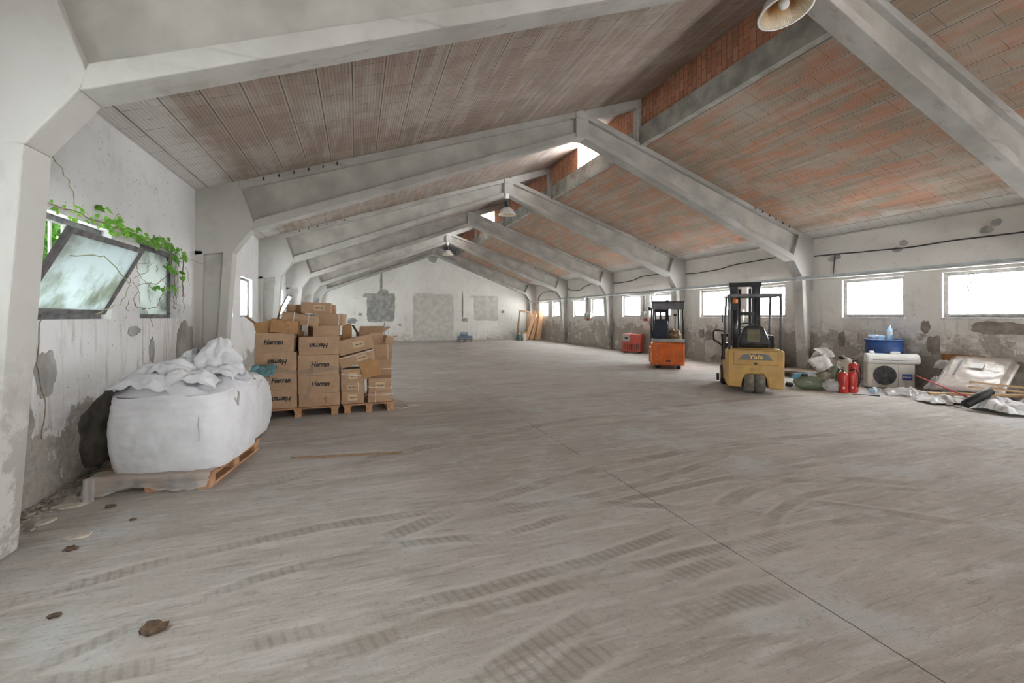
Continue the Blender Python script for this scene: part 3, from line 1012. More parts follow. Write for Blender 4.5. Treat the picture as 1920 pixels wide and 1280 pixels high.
PR = R(-8.6)
pallet('wooden_pallet', 'wooden pallet under the big white bulk bag', 1.0, 1.2, (-1.684, 5.468, 0), PR)
pallet('wooden_pallet', 'wooden pallet under the tall stack of printed cartons', 1.22, 1.1, (-.90, 8.24, 0), R(1.5))
pallet('wooden_pallet', 'wooden pallet under the strapped small cartons', .82, 1.1, (.165, 8.30, 0), R(2.5))
pallet('wooden_pallet', 'grey weathered pallet lying beside the column foot', 1.0, 1.2, (11.3, 8.62, 0), R(12), ('pallet_grey', 'pallet_grey'))
m = MB().box(-.55, .5, -.4, .42, .144, .166)
tag(m.build('plywood_sheet', 'pallet_grey', loc=(11.28, 8.55, 0), rot=(0, 0, R(18))), 'thin weathered plywood sheet lying on the grey pallet', 'board')

# ------------------------------------------------------------------ bulk bags
def bulk_bag(t, hx, hy, z0, z1, seed, bulge=.06):
    def fn(u, v):
        a = u * 2 * PI
        c, s_ = math.cos(a), math.sin(a)
        q = (abs(c) ** 5 + abs(s_) ** 5) ** (-.2)
        # sides bulge and crease below the rim
        b = 1 + bulge * math.sin(min(1, v * 1.0) * PI) - .03 * (1 - min(1, v * 6))
        w = .012 * fbm(c * 2 + seed, s_ * 2, v * 3, 2.0) + .007 * math.sin(v * 60 + 5 * nz(c, s_, v, 2)) * max(0, v - .62) * 3 - .014 * max(0, 1 - abs(nz(c * 2 + seed, s_ * 2, v * .7, 2.5)) * 9)
        top = z1 + .05 * fbm(c + seed, s_, .3, 1.3)
        return Vector((c * hx * q * b * (1 + w), s_ * hy * q * b * (1 + w), z0 + (top - z0) * v))
    return MB().grid(140, 44, fn, True)


t = thing('bulk_bag', 'big white woven bulk bag with crumpled open top on a pallet', 'bulk bag', (-1.625, 5.445, .146), PR)
bulk_bag(t, .49, .55, 0, .72, 3).build('bag_body', 'bag_white', t, smooth=True)
def crumple(u, v, seed, hx, hy, z0, amp):
    a = u * 2 * PI
    c, s_ = math.cos(a), math.sin(a)
    q = (abs(c) ** 4 + abs(s_) ** 4) ** (-.25)
    r = 1 - v * .95
    x, y = c * q * hx * r, s_ * q * hy * r
    f = fbm(x + seed, y, seed, 3.4, 5)
    rd = 1 - abs(noise.noise(Vector((x * 3.1 + seed, y * 4.4, 1.3)))) * 2
    rd2 = 1 - abs(noise.noise(Vector((x * 6.5, y * 8 + seed, 4.3)))) * 2
    e = min(1, v * 4)
    return Vector((x + .03 * f, y + .03 * nz(x, y, seed, 5), z0 + e * (.04 + amp * (.55 * f + .65 * rd + .25 * rd2))))
MB().grid(110, 44, lambda u, v: crumple(u, v, 5.3, .50, .56, .71, .14), True).build('crumpled_top', 'bag_white', t, smooth=True)
# folded-over lips lying across the front of the top
for k, (cx, cy, lx, ly, zz, sd) in enumerate([(-.22, -.42, .28, .13, .77, 2.), (.10, -.36, .30, .12, .80, 6.), (-.16, -.16, .32, .14, .86, 9.), (.28, -.1, .20, .22, .84, 12.), (-.1, .25, .36, .16, .88, 15.)]):
    def fn(u, v):
        x, y = cx + (u - .5) * 2 * lx, cy + (v - .5) * 2 * ly
        z = zz + .085 * math.sin(v * PI) * (1 - (2 * u - 1) ** 4) + .045 * fbm(x + sd, y, 0, 5, 4) + .06 * (1 - 2.4 * abs(nz(x + sd, y * 1.6, 2, 6))) - .05 * (1 - math.sin(u * PI))
        return Vector((x + .03 * nz(y, x, sd, 7), y + .03 * nz(x, y, sd, 6), z))
    MB().grid(44, 26, fn).build('bag_fold', 'bag_white', t, smooth=True, solid=.004)
# the filling spout stands up in a crumpled peak
def spout(u, v, cx, cy, z0, h, seed, r0):
    a = u * 2 * PI
    r = r0 * (1 - .55 * v ** 1.6) * (1 + .20 * math.sin(3 * a + seed + v * 2) + .12 * math.sin(7 * a - v * 3)) * (.75 + .9 * v * (1 - v) * 1.6)
    k = .05 * fbm(math.cos(a) + seed, math.sin(a), v * 2, 2.4)
    return Vector((cx + math.cos(a) * (r + k) + .03 * v, cy + math.sin(a) * (r * .75 + k), z0 + h * v * (1 + .12 * math.cos(a + seed)) + .02 * nz(a, v, seed, 3)))
MB().grid(60, 26, lambda u, v: spout(u, v, .19, .10, .78, .40, 1.2, .21), True).build('spout', 'bag_white', t, smooth=True)
MB().grid(60, 22, lambda u, v: spout(u, v, -.10, .26, .80, .27, 4.0, .19), True).build('spout', 'bag_white', t, smooth=True)
MB().tube([(.45, -.28, .70), (.50, -.24, .62), (.51, -.2, .55), (.50, -.15, .66), (.46, -.12, .70)], .012, 6).build('lifting_loop', 'grey_dust', t, smooth=True)
MB().tube([(.33, -.585, .30), (.335, -.59, .38), (.325, -.59, .45), (.33, -.585, .52)], .004, 5).build('stitched_seam', 'grey_dust', t, smooth=True)
t = thing('bulk_bag', 'smaller white bulk bag squeezed between the big bag and the cartons', 'bulk bag', (-1.62, 6.74, 0), R(-6))
bulk_bag(t, .42, .44, .02, .70, 8, .10).build('bag_body', 'bag_white', t, smooth=True)
MB().grid(80, 34, lambda u, v: crumple(u, v, 9.1, .42, .46, .69, .12), True).build('crumpled_top', 'bag_white', t, smooth=True)
MB().prism([(-.10, .2), (.02, .34), (.06, .16)], .428, .44, 'x').build('torn_slit', 'grey_dust', t)
m = MB().grid(30, 16, lambda u, v: Vector((-1.46 + u * .32, 7.18 + .30 * v, .73 + .14 * math.sin(v * 2.4) + .035 * fbm(u * 2, v * 2, 1, 3))))
tag(m.build('plastic_film', 'teal', smooth=True, solid=.006), 'crumpled teal plastic film between the small white bag and the cartons', 'plastic')
# sheet that hangs from under the big bag over the pallet's front
def sheet(u, v):
    x = -.50 + u * 1.0
    fall = max(0, v - .28) / .72
    y = -.44 - .175 * min(1, v / .28) - fall * (.02 + .06 * (.5 + .5 * math.sin(u * 7.0 + 1))) - .06 * fall * nz(u, v, 2, 6)
    y -= .012 * math.sin(u * 46) * fall
    cut = .17 * (.70 + .30 * math.sin(u * 9.5 + .6)) * (.72 + .35 * math.sin(u * 5 + 2) ** 2)
    z = .160 - fall * min(.142, cut + .03) + .012 * fbm(u * 3, v * 3, 7, 2.5) * (1 - .4 * fall)
    return Vector((x + .02 * nz(u, v, 5, 5), y, max(.004, z)))
t = thing('plastic_sheet', 'dusty translucent plastic sheet hanging over the bag pallet edge', 'plastic sheet', (-1.684, 5.468, 0), PR)
MB().grid(80, 30, sheet).build('sheet', 'film', t, smooth=True)
MB().grid(10, 14, lambda u, v: Vector((-.52 + u * .09 + v * .10, -.62 - v * .16, .15 - .145 * v + .01 * math.sin(u * 9)))).build('corner_strip', 'film', t, smooth=True)

# ------------------------------------------------------------------ cartons
def carton(label, x0, x1, z0, z1, y=7.76, d=.42, ry=0, rz=0, rx=0, text=None, flip=False, plate=False, straps=(), mat='card', group='cartons on the two pallets', tape=False, flaps=(), small=.0):
    w, h = x1 - x0, z1 - z0
    t = thing('cardboard_carton', label, 'carton', ((x0 + x1) / 2, y, z0), 0, group, rot=(R(rx), R(ry), R(rz)))
    hw = w / 2 - .004
    m = MB()
    # six-sided body with slightly sagged and bulged faces
    def face(fn):
        m.grid(7, 5, fn)
    sg = random.uniform(0, 50)
    bz = lambda a, b: 4 * a * (1 - a) * 4 * b * (1 - b)
    bl = .012
    dn = lambda x, y_, z: .006 * nz(x + sg, y_, z, 4)
    pt = lambda x, y_, z: Vector((x + dn(x, y_, z), y_ + dn(z, x, y_), max(0, z) + (dn(y_, z, x) if z > .01 else 0)))
    face(lambda u, v: pt(-hw + 2 * hw * u, -bl * bz(u, v), h * v))
    face(lambda u, v: pt(hw - 2 * hw * u, d + bl * bz(u, v), h * v))
    face(lambda u, v: pt(hw + bl * bz(u, v), d * u, h * v))
    face(lambda u, v: pt(-hw - bl * bz(u, v), d - d * u, h * v))
    face(lambda u, v: pt(-hw + 2 * hw * u, d * v, h + (-.006 if not flaps else -.03) * bz(u, v)))
    face(lambda u, v: pt(-hw + 2 * hw * u, d - d * v, 0))
    m.build('carton_body', mat, t)
    if text:
        q = Matrix.Translation((small, -.0135, h * .52)) @ FRONT @ (Matrix.Rotation(PI, 4, 'Z') if flip else Matrix())
        lettering(text, .108, t, 'ink', q, .28, .0035, xs=.86)
    if plate:
        lw, lh = min(.17, w * .4), min(.10, h * .5)
        px = small
        MB().box(px - lw / 2, px + lw / 2, -.0155, -.0125, h * .5 - lh / 2, h * .5 + lh / 2).build('paper_label', 'label_paper', t)
        lettering('Herran', .042, t, 'ink', Matrix.Translation((px, -.0165, h * .5)) @ FRONT, .28, .001, .0008)
    for s_ in straps:
        if s_[0] == 'h':
            zz, sl = s_[1] * h, s_[2]
            m = MB()
            P = [(-hw - .016, -.016, zz - sl), (0, -.022, zz - .012), (hw + .016, -.016, zz + sl), (hw + .018, d * .5, zz + sl), (hw + .016, d + .016, zz + sl), (0, d + .02, zz), (-hw - .016, d + .016, zz - sl), (-hw - .018, d * .5, zz - sl), (-hw - .016, -.016, zz - sl)]
            m.tube(P, .006, 6, False)
        else:
            xx = s_[1] * 2 * hw - hw
            m = MB().tube([(xx, -.018, -.0), (xx + .005, -.020, h * .5), (xx, -.016, h + .012), (xx, d * .5, h + .014), (xx, d + .016, h + .012), (xx, d + .018, 0)], .006, 6, False)
        m.build('strap', 'strap', t, smooth=True)
    if tape:
        MB().box(hw * .15, hw * .35, -.0145, -.012, .01, h - .01).build('tape', 'rag', t)
    for fl in flaps:                                    # open flaps: side, length, angle
        s_, ln, an = fl
        if s_ == 'l':
            q = Matrix.Translation((-hw, 0, h)) @ Matrix.Rotation(R(an), 4, 'Y')
            MB().box(-ln, 0, .01, d - .01, -.003, .003, mat=q).build('flap', mat, t)
        elif s_ == 'r':
            q = Matrix.Translation((hw, 0, h)) @ Matrix.Rotation(R(-an), 4, 'Y')
            MB().box(0, ln, .01, d - .01, -.003, .003, mat=q).build('flap', mat, t)
        elif s_ == 'f':
            q = Matrix.Translation((0, 0, h)) @ Matrix.Rotation(R(an), 4, 'X')
            MB().box(-hw, hw, -ln, 0, -.003, .003, mat=q).build('flap', mat, t)
        else:
            q = Matrix.Translation((0, d, h)) @ Matrix.Rotation(R(-an), 4, 'X')
            MB().box(-hw, hw, 0, ln, -.003, .003, mat=q).build('flap', mat, t)
    return t


H = 'Herran'
carton('bottom carton of the wall-side column, print upside down, partly behind the white bag', -1.50, -.905, .146, .435, text=H, flip=True, d=.55, small=.08)
carton('second carton up in the wall-side column, print upright', -1.49, -.905, .437, .725, text=H, d=.55, small=.06)
carton('third carton up in the wall-side column, print upside down', -1.51, -.91, .727, 1.03, text=H, flip=True, d=.55, small=.03)
carton('top printed carton of the wall-side column, its print smudged', -1.50, -.95, 1.032, 1.335, text=H, d=.55, small=-.02)
carton('plain bottom carton of the middle column, no print visible', -.885, -.262, .146, .355, d=.5, y=7.77, tape=True)
carton('second carton up in the middle column, upright print, wrapped in film', -.895, -.275, .357, .645, text=H, d=.5, y=7.765, small=.02)
carton('third carton up in the middle column, upright print', -.90, -.28, .647, .975, text=H, d=.5, y=7.76, small=.02)
carton('fourth carton in the middle column, print upside down', -.885, -.28, .977, 1.265, text=H, flip=True, d=.5, y=7.765)
carton('small plain carton on top of the middle column', -.68, -.29, 1.267, 1.445, d=.42, y=7.80)
carton('bottom small carton beside the middle column, paper label on it', -.25, .105, .146, .355, y=7.80, d=.36, plate=True)
carton('flat small carton second from the pallet, white strap curling over it', -.245, .11, .357, .488, y=7.80, d=.36, straps=[('v', .72)], plate=True, small=-.02)
carton('third small carton up, white strap sagging across its front', -.24, .10, .49, .725, y=7.80, d=.36, straps=[('h', .58, -.02)], plate=True)
carton('tilted long carton with a white strap, under the other tilted one', -.262, .295, .80, .985, y=7.80, d=.40, ry=-14.5, plate=True, small=.08, straps=[('h', .93, .0)])
carton('uppermost tilted long carton with small label', -.285, .275, 1.002, 1.245, y=7.80, d=.40, ry=-13.5, plate=True, small=.05)
carton('darker brown square carton tipped against the strapped cartons', .09, .40, .585, .86, y=7.77, d=.30, ry=-17, mat='card_dark')
carton('bottom carton at the open pallet corner, white strap around it', .165, .565, .146, .31, y=7.82, d=.36, straps=[('h', .78, .0), ('v', .3)])
carton('upper carton at the open pallet corner, strapped twice', .175, .55, .312, .545, y=7.82, d=.36, straps=[('h', .35, -.02)], plate=True)
carton('inner carton low behind the corner cartons', .17, .58, .146, .50, y=8.30, d=.40)
carton('inner carton halfway up behind the darker square carton', .16, .59, .502, .82, y=8.28, d=.40, straps=[('h', .5, 0)])
carton('inner carton below the open one at the stack end', .18, .60, .822, 1.09, y=8.28, d=.40, straps=[('v', .8)])
carton('open carton with raised flaps at the stack end', .02, .44, 1.092, 1.30, y=8.30, d=.36, flaps=[('l', .16, 60), ('f', .16, -50), ('r', .18, 35)], rz=8)
carton('little torn carton piece jutting out from the stack end', .46, .62, 1.10, 1.24, y=8.26, d=.14, rz=22, ry=14, flaps=[('r', .09, 25)])
carton('inner carton standing upright behind the middle column', -.25, -.10, 1.10, 1.46, y=8.32, d=.3, mat='card_dark')
carton('inner carton behind the middle column, low', -.86, -.28, .146, .70, y=8.30, d=.42)
carton('inner carton behind the middle column, raised', -.85, -.25, .702, 1.26, y=8.30, d=.42)
carton('inner upper carton behind the middle column', -.80, -.30, 1.262, 1.60, y=8.30, d=.40)
carton('inner carton behind the wall-side column, low', -1.48, -.92, .146, .74, y=8.34, d=.42)
carton('inner carton behind the wall-side column, raised', -1.48, -.90, .742, 1.34, y=8.34, d=.42)
carton('open carton at the top by the wall, flaps spread out', -1.50, -1.16, 1.34, 1.53, y=7.86, d=.40, ry=-13, rz=5, mat='card_dark', flaps=[('l', .17, 55), ('b', .2, 70), ('r', .22, 62)])
carton('open-ended carton lying on the top printed carton, pale inner flap', -1.30, -.90, 1.337, 1.54, y=7.75, d=.36, ry=6, rz=-4, mat='card_dark', flaps=[('l', -.0001, 0)], tape=True)
carton('long label-marked carton sloping across the top', -1.16, -.60, 1.46, 1.635, y=7.84, d=.36, ry=8, rz=-6, straps=[('v', .32), ('v', .72)])
carton('top carton of the pile, big label on its side', -.88, -.42, 1.645, 1.83, y=7.98, d=.36, ry=2, plate=True, small=.05)
carton('carton second from top, white strap at its corner', -.63, -.24, 1.45, 1.64, y=7.86, d=.36, rz=-10, straps=[('v', .88)], ry=3)
carton('flat carton under white loops at the very back of the pile', -1.14, -.88, 1.60, 1.80, y=8.36, d=.3, straps=[('v', .9)])
carton('narrow pale carton behind the top carton', -.46, -.36, 1.602, 1.80, y=8.36, d=.28)
t = thing('stretch_film', 'clear stretch film loosely wound around the printed cartons', 'plastic film', (0, 0, 0))
def wrap(u, v):
    x = -1.42 + u * 1.16
    return Vector((x, 7.728 + .012 * nz(x, v, 3, 6), .70 + .02 * math.sin(u * 9) + v * (.05 + .05 * math.sin(u * 5 + 1) ** 2)))
MB().grid(60, 5, wrap).build('wound_film', 'stretch', t, smooth=True)
MB().grid(6, 24, lambda u, v: Vector((-.74 - .16 * v + u * (.05 + .02 * math.sin(v * 9)) + .10 * math.sin(v * 2.2), 7.733 + .01 * nz(u, v, 8, 5), .88 - .60 * v))).build('hanging_film', 'stretch', t, smooth=True)
m = MB().tube([(.60, 7.85, .03), (.72, 7.8, .012), (.86, 7.92, .012), (.80, 8.1, .012), (.95, 7.95, .012), (1.05, 8.0, .012)], .006, 6)
tag(m.build('packing_strap', 'strap', smooth=True), 'loose white packing strap trailing from the carton pallet onto the floor', 'strap')
m = MB().box(0, 1.22, -.016, .016, .002, .016)
tag(m.build('wooden_stick', 'frame_wood', loc=(-.706, 5.489, 0), rot=(0, 0, R(-9.5))), 'thin wooden stick lying alone on the open floor', 'stick')


# ------------------------------------------------------------------ the yellow forklift (forward is +y)
def wheel(r, w, ax='x'):
    """a tyre with rounded shoulders about the x axis"""
    q = Matrix.Rotation(PI / 2, 4, 'Y')
    return MB().lathe([(r * .55, -w / 2), (r * .9, -w / 2), (r, -w * .32), (r * 1.0, w * .32), (r * .9, w / 2), (r * .55, w / 2)], 32, q)


t = thing('forklift', 'yellow three-wheel forklift with dark mast and grey overhead guard', 'forklift', (7.71, 6.88, 0), R(-40))
m = MB()
# counterweight: rear block with an arch over the steered wheels
arch = [(-.52, .14), (-.26, .12), (-.235, .30), (-.18, .40), (.14, .41), (.20, .33), (.235, .12), (.50, .10), (.52, .16), (.52, .86), (.48, .92), (-.48, .92), (-.52, .86)]
m.prism(arch, .0, .42)
m.box(-.52, .52, .42, .60, .14, .90)
m.build('counterweight', 'yellow', t, bevel=.03)
MB().box(-.505, .505, .56, 1.35, .16, .58).build('chassis', 'yellow', t, bevel=.02)
MB().box(-.44, .44, .16, .95, .60, .935).build('battery_hood', 'yellow', t, bevel=.03)
MB().box(-.405, .405, -.004, .01, .595, .89).build('door_gap', 'fan_dark', t)
MB().box(-.40, .40, -.009, .01, .60, .885).build('rear_door', 'yellow', t, bevel=.004)
o = MB().prism([(-.30, .70), (-.24, .805), (-.12, .83), (.12, .83), (.24, .805), (.30, .70)], -.014, -.004).build('badge_panel', 'badge', t, bevel=.003)
lettering('Yale', .125, o, 'yale_yellow', Matrix.Translation((0, -.016, .758)) @ FRONT, .12, .004, .003, xs=1.2)
MB().prism([(-.035, .61), (.035, .61), (.018, .65), (-.018, .65)], -.016, -.003).build('door_latch', 'black', t)
MB().box(-.10, .09, -.008, .02, .49, .535).build('grip_slot', 'yellow', t, bevel=.015)
for x in (-.31, .31):
    MB().box(x - .05, x + .05, -.004, .02, .875, .89).build('door_hinge', 'black', t)
for x in (-.115, .085):
    wheel(.235, .19).build('rear_wheel', 'tyre', t, smooth=True, loc=(x, .20, .235))
for x in (-.46, .46):
    o = wheel(.23, .17).build('front_wheel', 'black', t, smooth=True, loc=(x, 1.35, .23))
    MB().lathe([(.02, -.09), (.12, -.09), (.12, .09), (.02, .09)], 20, Matrix.Rotation(PI / 2, 4, 'Y')).build('wheel_hub', 'yellow', o)
MB().box(-.50, .50, .95, 1.42, .40, .50).build('floor_plate', 'dark_metal', t, bevel=.01)
MB().box(-.44, .44, 1.20, 1.42, .5, .98).build('dashboard', 'black_gloss', t, bevel=.03)
# guard
for x in (-.475, .475):
    MB().tube([(x, .10, .90), (x, .12, 1.6), (x, .16, 2.02), (x, .20, 2.05)], .027, 10).build('guard_post', 'guard', t, smooth=True)
    MB().tube([(x * .98, 1.32, .55), (x * .97, 1.24, 1.3), (x * .94, 1.06, 2.03)], .027, 10).build('guard_post', 'guard', t, smooth=True)
m = MB().box(-.50, .50, .12, .20, 2.0, 2.065).box(-.47, .47, 1.02, 1.08, 2.01, 2.055).box(-.50, -.45, .16, 1.06, 2.01, 2.06).box(.45, .50, .16, 1.06, 2.01, 2.06)
m.build('roof_frame', 'guard', t, bevel=.01)
for k in range(6):
    x = -.33 + k * .132
    MB().box(x - .012, x + .012, .2, 1.02, 2.015, 2.05).build('roof_bar', 'dark_metal', t)
# seat
m = MB().box(-.25, .25, .30, .80, .93, 1.06)
m.build('seat', 'black_gloss', t, bevel=.04)
m = MB().prism([(-.30, .98), (-.28, 1.12), (-.20, 1.34), (-.15, 1.40), (.15, 1.40), (.20, 1.34), (.28, 1.12), (.30, .98)], .20, .33)
o = m.build('seat_backrest', 'black_gloss', t, bevel=.045)
MB().box(-.13, .10, .187, .2, 1.06, 1.32).build('backrest_panel', 'olive', o, bevel=.01)
MB().box(.27, .40, .35, .75, .93, 1.20).build('armrest_console', 'black_gloss', t, bevel=.02)
MB().box(-.36, -.27, .5, .8, .93, 1.08).build('lever_box', 'black_gloss', t, bevel=.02)
m = MB()
q = Matrix.Translation((-.05, 1.0, 1.36)) @ Matrix.Rotation(R(-30), 4, 'X')
m.tube([q @ Vector((.17 * math.cos(a), .17 * math.sin(a), 0)) for a in [2 * PI * k / 24 for k in range(25)]], .014, 8, False)
m.tube([q @ Vector((-.17, 0, 0)), q @ Vector((.17, 0, 0))], .01, 6).tube([q @ Vector((0, 0, 0)), (-.05, 1.28, .95)], .025, 8)
m.build('steering_wheel', 'black', t, smooth=True)
# beacon on its stalk
MB().tube([(-.36, .20, .93), (-.36, .20, 1.72)], .055, 12).build('light_column', 'black_gloss', t, smooth=True)
MB().lathe([(.04, 0), (.05, .01), (.05, .08), (.03, .11), (.0, .115)], 16).build('beacon', 'beacon', t, smooth=True, loc=(-.36, .18, 1.87))
MB().tube([(-.36, .18, 1.88), (-.36, .18, 1.99)], .02, 8).build('beacon_mount', 'dark_metal', t)
# mast: two nested channels, crosshead, lift cylinder, chains
for x in (-.27, .27):
    s_ = 1 if x > 0 else -1
    m = MB().box(x - .05, x + .05, 1.52, 1.56, .08, 2.36).box(x - .05, x + .05, 1.66, 1.70, .08, 2.36).box(x + s_ * .03 - .02, x + s_ * .03 + .02, 1.56, 1.66, .08, 2.36)
    m.build('mast_rail', 'dark_metal', t, bevel=.004)
    MB().box(x - s_ * .09 - .035, x - s_ * .09 + .035, 1.56, 1.68, .12, 2.30).build('inner_rail', 'dark_metal', t, bevel=.004)
    MB().tube([(x - s_ * .16, 1.58, .3), (x - s_ * .16, 1.58, 2.25)], .028, 10).build('lift_cylinder', 'black', t, smooth=True)
    MB().box(x - s_ * .20 - .008, x - s_ * .20 + .008, 1.60, 1.62, .5, 2.3).build('lift_chain', 'galv', t)
MB().box(-.34, .34, 1.50, 1.71, 2.30, 2.40).build('mast_crosshead', 'black', t, bevel=.01)
MB().box(-.32, .32, 1.54, 1.66, 1.62, 1.70).build('mast_crossbar', 'dark_metal', t, bevel=.01)
m = MB().box(-.50, .50, 1.74, 1.80, .12, .22).box(-.50, .50, 1.74, 1.80, .52, .62)
for x in (-.46, -.15, .15, .46):
    m.box(x - .03, x + .03, 1.74, 1.80, .12, 1.15)
m.box(-.50, .50, 1.74, 1.80, 1.1, 1.17)
m.build('fork_carriage', 'dark_metal', t, bevel=.005)
for x in (-.30, .30):
    MB().box(x - .05, x + .05, 1.80, 1.84, .03, .55).box(x - .05, x + .05, 1.84, 2.9, .03, .07).build('fork', 'dark_metal', t, bevel=.004)
MB().tube([(-.49, 1.24, 1.25), (-.66, 1.30, 1.27), (-.70, 1.32, 1.22), (-.70, 1.32, 1.05), (-.50, 1.30, .90)], .018, 8).build('grab_rail', 'black', t, smooth=True)
MB().tube([(-.475, 1.22, 1.45), (-.52, 1.14, 1.47), (-.52, 1.1, 1.72), (-.475, 1.14, 1.75)], .012, 8).build('grab_handle', 'black', t, smooth=True)
MB().tube([(-.60, 1.72, .12), (-.55, 1.72, .12)], .09, 16).build('side_roller', 'black', t, smooth=True)

# ------------------------------------------------------------------ the orange reach truck
t = thing('reach_truck', 'orange electric truck with dark cab roof and navy seat back', 'forklift', (8.88, 11.02, 0), R(-33))
MB().box(-.475, .475, .0, .62, .10, .80).build('battery_body', 'orange', t, bevel=.05)
MB().box(-.475, .475, .62, 1.30, .12, .62).build('chassis', 'orange', t, bevel=.03)
MB().box(-.455, .47, .02, .60, .80, .91).build('top_ledge', 'grey_dust', t, bevel=.02)
for x in (-.34, .34):
    for k in range(5):
        MB().tube([(x, .01, .15 + k * .14), (x, -.008, .15 + k * .14)], .012, 8).build('bolt', 'galv', t)
MB().box(-.07, .07, -.004, .02, .22, .27).build('grip_slot', 'fan_dark', t, bevel=.006)
MB().box(-.065, .05, -.004, .01, .165, .19).build('maker_plate', 'badge', t)
for x, y, r in ((.30, .12, .10), (-.30, .14, .10), (.36, 1.2, .14), (-.36, 1.2, .14)):
    wheel(r, .12).build('wheel', 'black', t, smooth=True, loc=(x, y, r))
for x, y in ((-.42, .10), (.44, .10), (-.42, 1.15), (.44, 1.15)):
    MB().tube([(x, y, .90 if y < .5 else .60), (x * .97, y + .02, 2.0)], .025, 8).build('guard_post', 'dark_metal', t, smooth=True)
m = MB().prism([(.02, 2.0), (.10, 2.06), (1.15, 2.06), (1.22, 2.0), (1.22, 1.95), (.02, 1.80)], -.47, .47, 'x')
m.build('cab_roof', 'guard', t, bevel=.012)
MB().box(-.05, .08, .3, .42, 2.06, 2.10).build('roof_light', 'dark_metal', t, bevel=.02)
m = MB().prism([(-.38, .90), (-.385, 1.34), (-.35, 1.46), (-.28, 1.50), (-.08, 1.50), (-.0, 1.46), (.03, 1.34), (.03, .90)], .22, .33)
m.build('seat_backrest', 'navy', t, bevel=.035)
MB().box(-.36, .02, .3, .78, .80, .95).build('seat', 'navy', t, bevel=.03)
m = MB()
for x in (-.30, .10):
    m.box(x - .05, x + .05, 1.32, 1.46, .1, 2.0)
m.box(-.34, .14, 1.33, 1.45, 1.72, 1.94).box(-.34, .14, 1.33, 1.45, 1.40, 1.50).box(-.14, -.08, 1.36, 1.42, .1, 2.0)
m.build('mast', 'black', t, bevel=.004)
MB().box(-.44, .44, 1.10, 1.30, .6, 1.05).build('dashboard', 'black_gloss', t, bevel=.03)
MB().tube([(.32, 1.1, .9), (.32, 1.1, 1.62)], .018, 8).build('lever', 'black', t, smooth=True)
MB().lathe([(.0, 0), (.05, .01), (.055, .05), (.0, .09)], 12).build('lever_knob', 'black', t, smooth=True, loc=(.32, 1.1, 1.6))
MB().tube([(-.44, .2, 1.1), (-.53, .15, 1.4), (-.52, .14, 1.8)], .012, 6).build('mirror_arm', 'black', t, smooth=True)
MB().box(-.58, -.50, .10, .14, 1.78, 1.88).build('mirror', 'black', t, bevel=.02)
MB().tube([(-.475, .35, .55), (-.53, .33, .5), (-.53, .33, .2), (-.48, .33, .12)], .012, 6).build('charging_cable', 'orange', t, smooth=True)
m = blob(.215, .36, 1.03, .19, .18, .16, 4, .35, 2.5, ridge=.25, flat=.25)
o = m.build('rubbish_bundle', 'rag', smooth=True)
o.matrix_world = Matrix.Translation((8.88, 11.02, 0)) @ Matrix.Rotation(R(-33), 4, 'Z')
tag(o, 'brown bundle of scrap cardboard heaped on the orange truck ledge', 'rubbish')

t = thing('battery_charger', 'small red battery charger cabinet standing by the window wall', 'charger', (11.22, 16.35, 0), R(-52))
MB().box(-.40, .40, 0, .48, .06, .82).build('cabinet', 'charger_red', t, bevel=.012)
MB().box(-.385, -.05, -.012, .0, .50, .80).build('control_panel', 'grey_dust', t, bevel=.005)
MB().box(-.28, -.16, -.02, -.01, .60, .70).build('meter', 'black', t)
for k in range(9):
    MB().box(-.33 + k * .08, -.30 + k * .08, -.008, 0, .12, .40).build('vent_slot', 'fan_dark', t)
for x in (-.34, .30):
    MB().box(x, x + .05, .03, .45, 0, .06).build('foot', 'black', t)

# ------------------------------------------------------------------ far end: boards, crate, can
t = thing('wooden_door_frame', 'brown wooden frame with open middle leaning by the far corner', 'frame', (10.62, 28.1, 0), 0, rot=(R(-7), R(7), R(-8)))
bars(MB(), -.03, .03, -.45, .45, 0, 2.0, .12).build('frame', 'frame_wood', t, bevel=.006)
for v in t.children:
    v.rotation_euler = (0, 0, PI / 2)
for i, (bx_, lean, wd, lab) in enumerate([(10.62, 21, .10, 'pine plank leaning steepest, nearest the empty wooden frame'), (10.93, 20, .11, 'pine plank leaning second beside the empty wooden frame'), (11.22, 17, .11, 'pine plank leaning third in the far corner row'), (11.38, 8, .14, 'widest pine plank of the leaning row, next to the window wall')]):
    m = MB().box(-wd, wd, -.02, .02, 0, 2.05)
    tag(m.build('wooden_plank', 'plank', loc=(bx_, 27.40 - .10 * i, .05), rot=(R(-8), R(lean), R(-8))), lab, 'plank', 'planks leaning in the far corner')
tag(MB().box(-.42, .42, -.02, .02, 0, 1.75).build('dark_board', 'frame_wood', loc=(11.1, 27.85, .03), rot=(R(-8), R(8), R(-8))), 'dark board standing in shade behind the leaning pine planks', 'board')
t = thing('paint_can', 'dark green can with pale lid standing before the gable wall', 'can', (10.15, 27.5, 0))
MB().lathe([(.16, 0), (.165, .02), (.165, .36), (.14, .40)], 20).build('can_body', 'green_can', t, smooth=False)
MB().lathe([(.05, .40), (.05, .46), (.0, .47)], 12).build('lid', 'white_plastic', t)
t = thing('plastic_tub', 'white tub with orange top beside the dark green can', 'tub', (10.48, 27.35, 0))
MB().lathe([(.11, 0), (.13, .40), (.13, .42)], 18).build('tub_body', 'white_plastic', t)
MB().lathe([(.135, .42), (.12, .50), (.05, .53)], 18).build('tub_cap', 'yale_yellow', t)
pallet('wooden_pallet', 'small grey pallet under the blue crates near the gable wall', .95, .8, (6.38, 27.15, 0), R(-20), ('pallet_grey', 'pallet_grey'))
